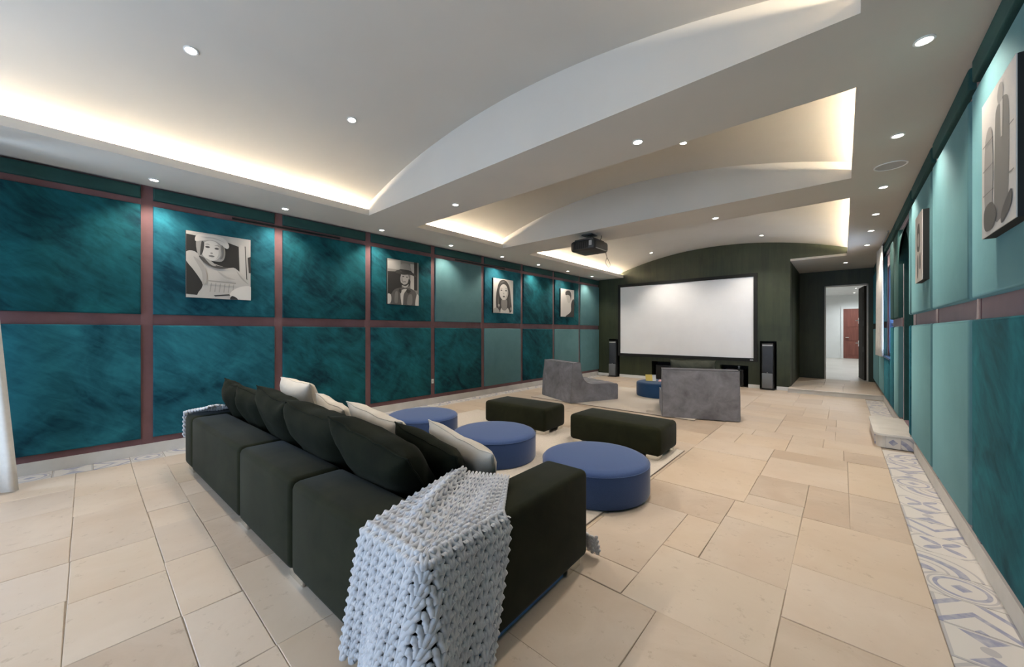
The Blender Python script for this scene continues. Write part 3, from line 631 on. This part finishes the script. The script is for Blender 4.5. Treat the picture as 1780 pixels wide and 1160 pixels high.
# ---- cushions
def pillow_mesh(w, h, t, seed=0, crease=0.012, n=14):
    bm = bmesh.new(); G = {}
    rnd = random.Random(seed); off = Vector((rnd.uniform(0, 50), rnd.uniform(0, 50), 0))
    for side in (1, -1):
        for i in range(n + 1):
            for j in range(n + 1):
                if side == -1 and (i in (0, n) or j in (0, n)): G[(side, i, j)] = G[(1, i, j)]; continue
                u, v = math.sin(math.pi / 2 * (2 * i / n - 1)), math.sin(math.pi / 2 * (2 * j / n - 1))
                x = u * w / 2 * (1 - 0.07 * (1 - v * v)); z = v * h / 2 * (1 - 0.07 * (1 - u * u))
                d = t / 2 * max(0, (1 - u ** 4) * (1 - v ** 4)) ** 0.55
                p = Vector((x, side * d, z)); e = noise.noise_vector(p * 6 + off) * crease * 1.6 + noise.noise_vector(p * 14 + off) * crease * 0.5
                G[(side, i, j)] = bm.verts.new(p + e)
        for i in range(n):
            for j in range(n):
                q = [G[(side, i, j)], G[(side, i + 1, j)], G[(side, i + 1, j + 1)], G[(side, i, j + 1)]]
                bm.faces.new(q if side == -1 else q[::-1])
    return finish(bm, 'pillow', angle=180), [(G[(1, i, j)].co.copy() if G[(1, i, j)].is_valid else None) for i, j in []]
def pillow(x, y, z, w, h, t, lean, rz, roll, m, lab, grp, seed, name='scatter_cushion', welt=True):
    o = empty(name, (x, y, z)); o.rotation_euler = (lean, roll, rz)
    tag(o, lab, 'cushion', grp)
    me, _ = pillow_mesh(w, h, t, seed); cv = link('cushion_cover', me, m, o)
    # welt follows the outer edge of the same warped grid
    rnd = random.Random(seed); off = Vector((rnd.uniform(0, 50), rnd.uniform(0, 50), 0)); n = 14; pts = []
    idx = [(i, 0) for i in range(n)] + [(n, j) for j in range(n)] + [(i, n) for i in range(n, 0, -1)] + [(0, j) for j in range(n, -1, -1)]
    for i, j in idx:
        u, v = math.sin(math.pi / 2 * (2 * i / n - 1)), math.sin(math.pi / 2 * (2 * j / n - 1))
        p = Vector((u * w / 2 * (1 - 0.07 * (1 - v * v)), 0, v * h / 2 * (1 - 0.07 * (1 - u * u))))
        pts.append(p + noise.noise_vector(p * 6 + off) * 0.012 * 1.6 + noise.noise_vector(p * 14 + off) * 0.006)
    if welt: link('welt', tube(pts, 0.005, 5), m, o)
    return o

# ---- sofa (local frame: origin at its back right foot, x to the left is negative, seat towards +y)
SOFA = (-1.115, 0.785); SRZ = R(1.8); SL = 3.92; SD = 1.22; SH = 0.57
sofa = empty('sectional_sofa', (*SOFA, 0), SRZ); tag(sofa, 'long dark green velvet sectional sofa seen from behind', 'sofa')
SM = Matrix.Translation((*SOFA, 0)) @ Matrix.Rotation(SRZ, 4, 'Z')
def sl(x, y, z): return SM @ Vector((x, y, z))
def sofabox(name, x0, x1, y0, y1, z0, z1, r=0.04, puff=0.01):
    link(name, rbox(x1 - x0, y1 - y0, z1 - z0, r, 4, puff, 2), sofa_m, sofa, ((x0 + x1) / 2, (y0 + y1) / 2, z0))
Z0 = 0.055
sofabox('arm', -0.30, 0, 0, SD, Z0, SH, 0.035, 0.004)
sofabox('back_module', -1.185, -0.305, 0, 0.30, Z0, SH)
sofabox('back_module', -2.125, -1.195, 0, 0.30, Z0, SH)
sofabox('back_module', -SL + 0.305, -2.135, 0, 0.30, Z0, SH, 0.04, 0.0)
sofabox('arm', -SL, -SL + 0.31, 0, SD, Z0, SH, 0.05, 0.004)
for a, b in ((-1.185, -0.305), (-2.125, -1.195), (-SL + 0.315, -2.135)): sofabox('seat_cushion', a, b, 0.305, SD, Z0, 0.37, 0.05, 0.012)
for x, y in ((-0.03, 1.10), (-0.03, 0.10), (-1.19, 0.03), (-2.13, 0.03), (-3.8, 0.03), (-1.19, 1.14), (-2.13, 1.14), (-3.8, 1.14)):
    if x > -0.1: bxs = boxes([(x - 0.012, x, y - 0.07, y + 0.07, 0, 0.058), (x - 0.12, x - 0.012, y + 0.058, y + 0.07, 0, 0.058)])
    else: bxs = boxes([(x - 0.09, x + 0.09, y, y + 0.012, 0, 0.058), (x - 0.09, x - 0.078, y + 0.012, y + 0.1, 0, 0.058)])
    link('leg', bxs, chrome, sofa)
link('base_plate', boxes([(-0.05, -0.04, 0.18, 1.0, 0.012, 0.056)]), mat('steel_painted_reflection', (0.03, 0.13, 0.36), 0.35, 0.3), sofa)  # added plate, its blue paints the reflection on the recessed base
link('base_rail', boxes([(-SL + 0.1, -0.1, 0.1, 0.14, 0.01, 0.06), (-SL + 0.1, -0.1, 1.08, 1.12, 0.01, 0.06), (-0.14, -0.1, 0.14, 1.08, 0.01, 0.06), (-SL + 0.1, -SL + 0.14, 0.14, 1.08, 0.01, 0.06)]), black, sofa)
# back cushions (dark) and the loose ones in front of them: x,y in the sofa frame
def sp(x, y, z, w, h, t, lean, rz, roll, m, lab, grp, seed):
    p = sl(x, y, z); pillow(p.x, p.y, p.z, w, h, t, R(lean), R(rz) + SRZ, R(roll), m, lab, grp, seed)
DK = 'dark velvet back cushions'; CR = 'cream linen cushions'
sp(-3.55, 0.40, 0.62, 0.55, 0.56, 0.22, 22, 0, 6, cush_m, 'dark velvet cushion at the far left end of the sofa', DK, 1)
sp(-2.98, 0.42, 0.61, 0.66, 0.56, 0.24, 26, 3, 4, cush_m, 'dark velvet back cushion second from the far end of the sofa', DK, 2)
sp(-2.32, 0.40, 0.64, 0.74, 0.60, 0.26, 28, -2, 5, cush_m, 'dark velvet back cushion in the middle of the sofa row', DK, 3)
sp(-1.60, 0.42, 0.62, 0.82, 0.60, 0.28, 34, 2, 3, cush_m, 'dark velvet back cushion fourth along, with the sloping top edge', DK, 4)
sp(-0.92, 0.44, 0.59, 0.74, 0.60, 0.28, 38, 4, 9, cush_m, 'large dark velvet back cushion nearest the knitted throw', DK, 5)
sp(-2.95, 0.76, 0.66, 0.56, 0.56, 0.20, 20, 6, 3, cream_m, 'pale cushion standing tallest in front of the dark cushions', CR, 6)
sp(-2.22, 0.78, 0.60, 0.56, 0.46, 0.18, 30, 0, 8, cream_m, 'low cream cushion beside the tallest pale cushion', CR, 7)
sp(-1.48, 0.78, 0.60, 0.72, 0.50, 0.18, 32, 2, 5, cream_m, 'creased cream cushion in the middle of the sofa seat', CR, 8)
sp(-0.80, 0.70, 0.57, 0.55, 0.50, 0.18, 34, 4, 12, cush_m, 'small dark green cushion between two cream cushions', DK, 9)
sp(-0.72, 0.88, 0.55, 0.56, 0.48, 0.16, 32, 6, 14, cream_m, 'cream cushion at the right end beside the knitted throw', CR, 10)
p = Vector((-1.97, 6.98, 0.72)); pillow(p.x, p.y, p.z, 0.72, 0.40, 0.22, R(22), R(22), 0, mat('olive_grey_velvet', rough=0.85, sheen=0.4, build=velvet((0.03, 0.035, 0.025), (0.07, 0.075, 0.055), 5)), 'olive grey cushion peeking over the right lounge chair back', 'lounge cushion', 12)

# ---- chunky knitted throws
def knit(name, surf, ncol, nrow, rad, lab, grp):
    """surf(a,b) -> point ; a across 0..1, b along 0..1"""
    bm = bmesh.new(); da, db = 1 / ncol, 1 / nrow
    def PN(a, b):
        a = min(max(a, 0.0), 1.0); b = min(max(b, 0.0), 1.0); e = 0.004
        p = surf(a, b); ta = surf(min(a + e, 1), b) - surf(max(a - e, 0), b); tb = surf(a, min(b + e, 1)) - surf(a, max(b - e, 0))
        nrm = ta.cross(tb)
        return p, (nrm.normalized() if nrm.length > 1e-10 else Vector((0, 0, 1))), ta.length / (min(a + e, 1) - max(a - e, 0)) * da
    for i in range(ncol):
        for j in range(nrow):
            jit = random.uniform(-0.12, 0.12)
            for s in (-1, 1):
                pts = []; rr = []
                for q, (fa, fb, lift, rk) in enumerate(((0.06, 0.95, -0.4, 0.75), (0.16, 0.70, 0.45, 1.0), (0.30, 0.30, 0.6, 1.0), (0.40, -0.05, 0.25, 0.95), (0.50, -0.42, -0.5, 0.7))):
                    p, nn, cw = PN((i + 0.5 + s * (0.5 - fa)) * da, (j + 1 - fb + jit * 0.5) * db)
                    r_ = min(rad, max(0.006, cw * 0.265)); pts.append(p + nn * r_ * (lift + 0.3)); rr.append(r_ * rk)
                add_tube(bm, pts, rr, 6)
    o = link(name, finish(bm, 'knit', angle=180), yarn_m); tag(o, lab, 'throw', grp); return o
def corner_path(s, r=0.09):
    """plan position and outward normal going along the back edge (s<0) round the corner to the right side (s>0)"""
    q = r * math.pi / 4
    if s < -q: return Vector((s + q - r, 0, 0)), Vector((0, -1, 0))
    if s > q: return Vector((0, s - q + r, 0)), Vector((1, 0, 0))
    th = (s + q) / (2 * q) * math.pi / 2; n_ = Vector((math.sin(th), -math.cos(th), 0))
    return Vector((-r, r, 0)) + n_ * r, n_
def throw_near(a, b):
    g = Vector((-0.52, 0.60, 0)).lerp(Vector((-0.22, 0.74, 0)), a); rho = 0.055; zt = SH + 0.018
    s_top = -0.40 + a * 0.86; s_bot = -0.47 + a * 0.76
    k1, k2 = 0.46, 0.54                                        # top part, rounded edge, hanging part
    e, n_ = corner_path(s_top, 0.05); e1 = e + n_ * (0.02 - rho)
    if b < k1:
        k = b / k1; p = g.lerp(e1, k)
        z = zt + 0.05 * math.exp(-((a - 0.20 - 0.04 * k) / 0.07) ** 2) * math.sin(math.pi * min(1, 0.15 + k * 0.85)) + 0.035 * (1 - k) ** 2 + 0.012 * math.sin(a * 17 + 2 * k) * k * (1 - k) * 2
        return sl(p.x, p.y, z)
    if b < k2:
        th = (b - k1) / (k2 - k1) * math.pi / 2; p = e1 + n_ * rho * math.sin(th); return sl(p.x, p.y, zt - rho + rho * math.cos(th))
    k = (b - k2) / (1 - k2); e, n_ = corner_path(s_top + (s_bot - s_top) * k, 0.05)
    wave = math.sin(a * 21 + 1.2) * 0.016 * k + math.sin(a * 9 + 4) * 0.014 * k
    p = e + n_ * (0.02 + 0.045 * k ** 0.8 + wave)
    return sl(p.x, p.y, (zt - rho) * (1 - k) + 0.035 * k)
knit('knitted_throw', throw_near, 16, 26, 0.0165, 'chunky grey blue knitted throw draped over the near sofa corner', 'chunky knitted throws')
def throw_left(a, b):
    lt = 0.6; y = -0.01 + a * 0.40
    if b < lt:
        k = b / lt; x = -SL + 0.36 * (1 - k) - 0.0; return sl(x, y + 0.12 * (1 - k), SH + 0.02 + 0.06 * (1 - k) ** 2 - 0.02 * k ** 4 + 0.012 * math.sin(a * 9))
    k = (b - lt) / (1 - lt); return sl(-SL - 0.02 - 0.015 * k, y, SH - 0.012 - k * (0.24 - 0.10 * a))
knit('knitted_throw', throw_left, 9, 14, 0.0135, 'pale knitted throw hanging over the far left sofa arm', 'chunky knitted throws')
def throw_front(a, b):
    x = -0.10 + a * 0.14
    return sl(x, SD + 0.03 + 0.05 * b + 0.012 * math.sin(a * 7), 0.16 - 0.13 * b)
knit('knitted_throw', throw_front, 4, 4, 0.011, 'small grey knitted end peeking past the front of the sofa arm', 'chunky knitted throws')

# ---- magazines on the far pouf
mag = mat('yellow_cover', (0.75, 0.55, 0.12), 0.5); magp = mat('pink_cover', (0.70, 0.33, 0.33), 0.5); paper = mat('paper_white', (0.75, 0.73, 0.70), 0.7)
for x, y, rz, m, lab, tilt in ((-3.12, 8.10, 0.5, mag, 'yellow and white booklet standing on the far blue pouf', 62), (-2.86, 8.12, 0.2, magp, 'pink and white booklet lying on the far blue pouf', 8)):
    t = empty('booklet', (x, y, RZ + 0.315), rz); tag(t, lab, 'booklet', 'booklets on the far pouf')
    c = link('cover', boxes([(-0.11, 0.03, 0, 0.15, 0.008, 0.012)]), m, t, rot=(R(tilt), 0, 0)); link('pages', boxes([(-0.105, 0.105, 0.002, 0.146, 0.0, 0.008)]), paper, t, rot=(R(tilt), 0, 0))

# ---- step below the arched doorway
t = empty('entry_step', (XR, 7.02, 0)); tag(t, 'pale stone step with patterned tile riser below the arched doorway', 'step')
def step_outline(d):
    x0, y0, y1, r = -0.345 - d, -0.66 - d, 0.58 + d, 0.09
    pts = [(0, y0)]
    pts += [(x0 + r - r * math.sin(a), y0 + r - r * math.cos(a)) for a in [math.pi / 2 * i / 5 for i in range(6)]]
    pts += [(x0 + r - r * math.cos(a), y1 - r + r * math.sin(a)) for a in [math.pi / 2 * i / 5 for i in range(6)]]
    return pts + [(0, y1)]
def vprism(pts, z0, z1, bev=0.0):
    bm = bmesh.new(); A = [bm.verts.new((*p, z0)) for p in pts]; B = [bm.verts.new((*p, z1)) for p in pts]; n = len(pts)
    bm.faces.new(A[::-1]); ft = bm.faces.new(B)
    for i in range(n): bm.faces.new((A[i], A[(i + 1) % n], B[(i + 1) % n], B[i]))
    if bev: bmesh.ops.bevel(bm, geom=list(ft.edges), offset=bev, segments=2, profile=0.5, affect='EDGES')
    return finish(bm, 'vprism')
link('core', vprism(step_outline(-0.012), 0, 0.145), stone_white, t); link('tread', vprism(step_outline(0.012), 0.145, 0.172, 0.008), stone_white, t)
def riser_me(w, m):
    me = rbox(w, 0.138, 0.01, 0.002, 1); me.materials.append(m); return me
for i, x in enumerate((-0.06, -0.19)): link('riser_tile', riser_me(0.128, tile_ms[(3, 1)[i]]), None, t, (x, -0.648, 0.073), (R(90), 0, 0))
for i, y in enumerate((-0.45, -0.31, -0.17, -0.03, 0.11, 0.25, 0.39)): link('riser_tile', riser_me(0.135, tile_ms[seq[i]]), None, t, (-0.333, y, 0.073), (R(90), 0, R(-90)))

# ---- curtains
def curtain(pts_top, pts_bot, z0, z1, folds, amp, lab, name='curtain'):
    n = folds * 8; rows = 10; bm = bmesh.new(); g = []
    for j in range(rows + 1):
        v = j / rows; row = []
        for i in range(n + 1):
            u = i / n; p = Vector(pts_top[0]).lerp(Vector(pts_top[1]), u).lerp(Vector(pts_bot[0]).lerp(Vector(pts_bot[1]), u), v)
            d = (Vector(pts_top[1]) - Vector(pts_top[0])).normalized(); nn = Vector((-d.y, d.x))
            p = p + nn * amp * math.sin(u * folds * 2 * math.pi) * (0.6 + 0.4 * v) + d * amp * 0.3 * math.sin(u * folds * 4 * math.pi + v)
            row.append(bm.verts.new((p.x, p.y, z1 + (z0 - z1) * v)))
        g.append(row)
    for A_, B_ in zip(g, g[1:]):
        for i in range(n): bm.faces.new((A_[i], A_[i + 1], B_[i + 1], B_[i]))
    me = finish(bm, 'curtain', angle=180); o = empty(name, (0, 0, 0)); tag(o, lab, 'curtain')
    c = link('drape', me, curtain_m, o); sm = c.modifiers.new('thick', 'SOLIDIFY'); sm.thickness = 0.006
    return o
c = curtain(((-5.50, -0.60), (-5.50, -1.25)), ((-5.44, -0.39), (-5.44, -1.2)), 0.012, 3.0, 5, 0.035, 'white floor length curtain at the left edge by the teal wall')
link('rod', tube([(-5.5, -2.5, 3.03), (-5.5, -0.62, 3.03)], 0.014), silver, c)
c = curtain(((0.57, 9.95), (0.53, 10.75)), ((0.57, 9.95), (0.52, 10.75)), 0.93, 3.03, 5, 0.025, 'white curtain hanging by the right wall window')
link('rod', tube([(0.56, 8.7, 3.05), (0.56, 10.8, 3.05)], 0.012), silver, c)

# ================================================================== WALL PRINTS
def tone(k):
    q = 0.62 * (k / 0.62) ** 1.45
    return mat('sepia_ink_%02d' % round(k * 100), (q, q * 0.94, q * 0.85), 0.6, spec=0.3)
def wall_print(name, wall, y0, y1, z0, z1, lab, shapes, base=0.5, depth=0.045):
    """shapes: list of (tone, [(u,v)...], smooth) in print space, v up"""
    w, h = y1 - y0, z1 - z0; left = wall == 'l'
    x = XL + 0.052 if left else XR - 0.052
    t = empty(name, (x, (y0 + y1) / 2, z0), 0 if left else math.pi); tag(t, lab, 'print', 'sepia photo prints')
    link('canvas_edge', boxes([(0.0, depth - 0.004, -w / 2, w / 2, 0, h)]), blackm, t)
    bm = bmesh.new(); mats = []; sgn = 1
    def poly(tn, pts, k):
        m = tone(tn)
        if m not in mats: mats.append(m)
        vs = [bm.verts.new((depth + k * 0.0005, sgn * (min(max(u, 0), 1) - 0.5) * w, min(max(v, 0), 1) * h)) for u, v in pts]
        f = bm.faces.new(vs); f.normal_update(); f.material_index = mats.index(m)
    poly(base, [(0, 0), (1, 0), (1, 1), (0, 1)], 0)
    for k, sh in enumerate(shapes):
        pts = catmull(sh[1], 4) if len(sh) < 3 or sh[2] else sh[1]
        poly(sh[0], pts, k + 1)
    bmesh.ops.triangulate(bm, faces=bm.faces[:])
    for f in bm.faces:
        if f.normal.x < 0: f.normal_flip()
    me = bpy.data.meshes.new('print'); bm.to_mesh(me); bm.free()
    for m in mats: me.materials.append(m)
    o = bpy.data.objects.new('printed_sheet', me); C.objects.link(o); o.parent = t
    b = link('canvas', boxes([(depth - 0.004, depth - 0.0002, -w / 2, w / 2, 0, h)]), tone(0.6), t)
ell = lambda cx, cy, rx, ry, n=12: [(cx + rx * math.cos(2 * math.pi * i / n), cy + ry * math.sin(2 * math.pi * i / n)) for i in range(n)]
wall_print('wall_print', 'l', 0.785, 1.435, 1.815, 2.615, 'square sepia portrait print of a figure in a pale beret', [
    (0.07, [(0, 0.05), (0, 0.95), (0.55, 0.92), (0.8, 0.86), (0.82, 0.3), (0.5, 0.02)], False), (0.50, [(0.02, 1), (1, 1), (1, 0.9), (0, 0.96)], False),
    (0.52, [(0.80, 0.9), (0.9, 0.88), (0.93, 0.3), (0.84, 0.3)], False), (0.12, [(0.90, 0.88), (0.915, 0.88), (0.945, 0.3), (0.93, 0.3)], False), (0.10, [(0.95, 0.7), (1, 0.72), (1, 0.45), (0.97, 0.45)], False),
    (0.50, [(0.2, 0.0), (0.24, 0.2), (0.12, 0.4), (0.0, 0.55), (0.0, 0.68), (0.12, 0.70), (0.3, 0.58), (0.6, 0.5), (0.75, 0.5), (0.95, 0.32), (1, 0.2), (1, 0.0)]),
    (0.40, [(0.14, 0.82), (0.2, 0.9), (0.5, 0.9), (0.58, 0.78), (0.56, 0.62), (0.45, 0.58), (0.2, 0.62)]), (0.60, ell(0.37, 0.74, 0.155, 0.155)), (0.12, [(0.22, 0.86), (0.26, 0.84), (0.24, 0.7), (0.2, 0.66)]),
    (0.58, [(0.13, 0.86), (0.16, 0.96), (0.35, 0.98), (0.55, 0.96), (0.64, 0.86), (0.6, 0.8), (0.42, 0.90), (0.24, 0.88)]),
    (0.16, ell(0.31, 0.79, 0.035, 0.016)), (0.16, ell(0.45, 0.78, 0.035, 0.016)), (0.34, ell(0.37, 0.70, 0.02, 0.012)), (0.25, ell(0.37, 0.655, 0.045, 0.014)), (0.46, [(0.46, 0.86), (0.51, 0.78), (0.50, 0.68), (0.43, 0.61), (0.47, 0.68), (0.48, 0.78)]), (0.28, [(0.27, 0.825), (0.31, 0.838), (0.35, 0.822), (0.31, 0.828)]), (0.28, [(0.41, 0.82), (0.46, 0.832), (0.50, 0.815), (0.46, 0.822)]), (0.24, [(0.52, 0.84), (0.56, 0.8), (0.55, 0.66), (0.5, 0.62), (0.53, 0.7)]), (0.47, [(0.2, 0.93), (0.4, 0.945), (0.58, 0.89), (0.42, 0.925)]),
    (0.14, [(0.18, 0.64), (0.3, 0.6), (0.45, 0.52), (0.64, 0.5), (0.5, 0.47), (0.36, 0.49), (0.24, 0.56)]), (0.42, [(0.26, 0.62), (0.36, 0.58), (0.44, 0.51), (0.36, 0.52)]),
    (0.42, [(0.1, 0.62), (0.25, 0.5), (0.3, 0.3), (0.24, 0.2), (0.22, 0.4)]), (0.43, [(0.45, 0.44), (0.6, 0.36), (0.74, 0.32), (0.58, 0.33)]), (0.40, [(0.76, 0.46), (0.86, 0.36), (0.96, 0.26), (0.84, 0.34)]), (0.36, [(0.32, 0.28), (0.75, 0.27), (0.75, 0.25), (0.32, 0.26)], False)] + [(0.34, [(0.36 + i * 0.07, 0.24), (0.37 + i * 0.07, 0.24), (0.35 + i * 0.07, 0.1), (0.34 + i * 0.07, 0.1)], False) for i in range(6)] +
    [(0.62, [(0.7, 0.02), (0.66, 0.1), (0.8, 0.2), (1, 0.22), (1, 0.0)]), (0.12, [(0.4, 0.05), (0.64, 0.08), (0.66, 0.06), (0.42, 0.03)], False), (0.08, [(0.66, 0.0), (0.68, 0.05), (0.74, 0.04), (0.78, 0.0)])], 0.5)
wall_print('wall_print', 'l', 3.43, 4.06, 1.88, 2.67, 'sepia portrait print of a figure in a wide brimmed hat', [
    (0.08, [(0, 0.2), (0, 0.72), (0.4, 0.74), (0.45, 0.3)], False), (0.42, [(0, 0.78), (0, 0.95), (0.4, 1.0), (0.4, 0.78)], False), (0.52, [(0.72, 0.1), (0.72, 0.95), (0.86, 0.95), (0.86, 0.1)], False), (0.08, [(0.84, 0.35), (0.84, 1), (0.95, 1), (0.95, 0.35)], False),
    (0.18, [(0.1, 0.0), (0.15, 0.28), (0.38, 0.38), (0.75, 0.38), (0.92, 0.26), (0.88, 0.0)]), (0.55, [(0.0, 0.02), (0.0, 0.22), (0.1, 0.2), (0.1, 0.05)]), (0.55, [(0.88, 0.0), (0.93, 0.25), (1.0, 0.22), (1, 0)]),
    (0.55, [(0.43, 0.0), (0.40, 0.3), (0.6, 0.36), (0.5, 0.24), (0.47, 0.0)]), (0.50, ell(0.53, 0.58, 0.14, 0.17)), (0.10, [(0.42, 0.5), (0.5, 0.46), (0.62, 0.5), (0.66, 0.6), (0.72, 0.55), (0.68, 0.44), (0.52, 0.41), (0.43, 0.44)]),
    (0.48, [(0.44, 0.44), (0.56, 0.43), (0.66, 0.48), (0.62, 0.42), (0.52, 0.39)]), (0.12, [(0.22, 0.72), (0.45, 0.68), (0.7, 0.7), (0.92, 0.66), (0.8, 0.75), (0.55, 0.78), (0.34, 0.78)]), (0.36, [(0.38, 0.76), (0.4, 0.9), (0.55, 0.94), (0.7, 0.9), (0.74, 0.74), (0.55, 0.77)]), (0.10, [(0.39, 0.76), (0.4, 0.8), (0.72, 0.79), (0.73, 0.74)]), (0.14, ell(0.48, 0.64, 0.03, 0.012)), (0.14, ell(0.60, 0.635, 0.028, 0.012)), (0.36, [(0.44, 0.66), (0.46, 0.56), (0.5, 0.5), (0.42, 0.54)]), (0.30, ell(0.53, 0.525, 0.045, 0.012)), (0.10, [(0.36, 0.36), (0.42, 0.33), (0.40, 0.26), (0.33, 0.3)]), (0.10, [(0.6, 0.36), (0.72, 0.33), (0.66, 0.27), (0.58, 0.3)]), (0.26, [(0.2, 0.05), (0.22, 0.26), (0.3, 0.28), (0.3, 0.05)]), (0.27, [(0.6, 0.02), (0.64, 0.22), (0.76, 0.24), (0.76, 0.02)])], 0.30)
wall_print('wall_print', 'l', 6.04, 6.71, 1.83, 2.615, 'portrait print of a person with long dark wavy hair', [
    (0.14, [(0.18, 0.05), (0.12, 0.4), (0.2, 0.75), (0.35, 0.95), (0.6, 0.97), (0.8, 0.8), (0.88, 0.45), (0.92, 0.08), (0.7, 0.02), (0.4, 0.02)]), (0.45, [(0.0, 0.0), (0.02, 0.12), (0.2, 0.14), (0.3, 0.0)]), (0.60, [(0.36, 0.0), (0.4, 0.16), (0.6, 0.1), (0.72, 0.16), (0.78, 0.0)]),
    (0.34, [(0.4, 0.14), (0.4, 0.4), (0.66, 0.4), (0.66, 0.14), (0.54, 0.08)]), (0.62, ell(0.51, 0.62, 0.225, 0.235)), (0.15, ell(0.39, 0.67, 0.05, 0.018)), (0.15, ell(0.62, 0.67, 0.05, 0.018)), (0.3, ell(0.5, 0.575, 0.03, 0.014)), (0.2, ell(0.51, 0.49, 0.06, 0.022)), (0.50, [(0.66, 0.78), (0.72, 0.66), (0.68, 0.5), (0.58, 0.41), (0.65, 0.54), (0.67, 0.66)]), (0.26, [(0.32, 0.715), (0.39, 0.735), (0.45, 0.715), (0.39, 0.722)]), (0.26, [(0.56, 0.715), (0.62, 0.735), (0.69, 0.712), (0.62, 0.722)]), (0.48, [(0.47, 0.68), (0.47, 0.58), (0.5, 0.57), (0.485, 0.6)]), (0.30, [(0.22, 0.5), (0.2, 0.3), (0.26, 0.1), (0.24, 0.3)]), (0.32, [(0.8, 0.6), (0.84, 0.4), (0.8, 0.2), (0.82, 0.4)]), (0.28, [(0.3, 0.86), (0.45, 0.93), (0.55, 0.93), (0.42, 0.9)]), (0.45, ell(0.25, 0.22, 0.05, 0.04)), (0.40, ell(0.87, 0.14, 0.04, 0.05))], 0.62)
wall_print('wall_print', 'l', 8.72, 9.41, 1.825, 2.61, 'pale portrait print of a dark clad figure at its right edge', [
    (0.10, [(1.0, 0.62), (0.86, 0.62), (0.76, 0.45), (0.74, 0.2), (0.4, 0.04), (0.4, 0.0), (1.0, 0.0)]), (0.52, [(0.42, 0.8), (0.46, 0.6), (0.58, 0.5), (0.72, 0.58), (0.76, 0.8)]), (0.14, [(0.36, 0.78), (0.34, 0.88), (0.48, 0.95), (0.68, 0.94), (0.78, 0.8), (0.74, 0.6), (0.68, 0.76), (0.5, 0.8)])], 0.6)
wall_print('wall_print', 'r', 2.57, 3.08, 1.88, 2.565, 'pale print of a standing figure on the right wall nearest the camera', [
    (0.30, [(0.42, 0.12), (0.44, 0.7), (0.5, 0.84), (0.75, 0.84), (0.84, 0.7), (0.8, 0.12), (0.6, 0.06)]), (0.42, ell(0.6, 0.9, 0.09, 0.07)), (0.55, [(0.62, 0.6), (0.6, 0.84), (0.68, 0.84), (0.66, 0.6)], False), (0.42, [(0.12, 0.2), (0.14, 0.7), (0.36, 0.72), (0.36, 0.22)]), (0.20, [(0.1, 0.08), (0.12, 0.2), (0.35, 0.22), (0.5, 0.12), (0.4, 0.04), (0.2, 0.03)]), (0.20, [(0.66, 0.02), (0.66, 0.1), (0.9, 0.2), (0.9, 0.1)])] +
    [(0.3, [(0.08, z), (0.42, z), (0.42, z + 0.008), (0.08, z + 0.008)], False) for z in (0.3, 0.48, 0.66)] + [(0.3, [(0.82, z), (1, z), (1, z + 0.008), (0.82, z + 0.008)], False) for z in (0.3, 0.6)], 0.62)
wall_print('wall_print', 'r', 5.04, 5.47, 1.88, 2.52, 'narrow pale print on the right wall farther from the camera', [
    (0.18, [(0.25, 0.5), (0.3, 0.8), (0.6, 0.85), (0.7, 0.6), (0.6, 0.45)]), (0.5, ell(0.47, 0.62, 0.14, 0.1)), (0.25, [(0.3, 0.1), (0.3, 0.34), (0.45, 0.4), (0.5, 0.2), (0.4, 0.06)]), (0.3, [(0.6, 0.2), (0.62, 0.36), (0.8, 0.4), (0.82, 0.18)])], 0.62)
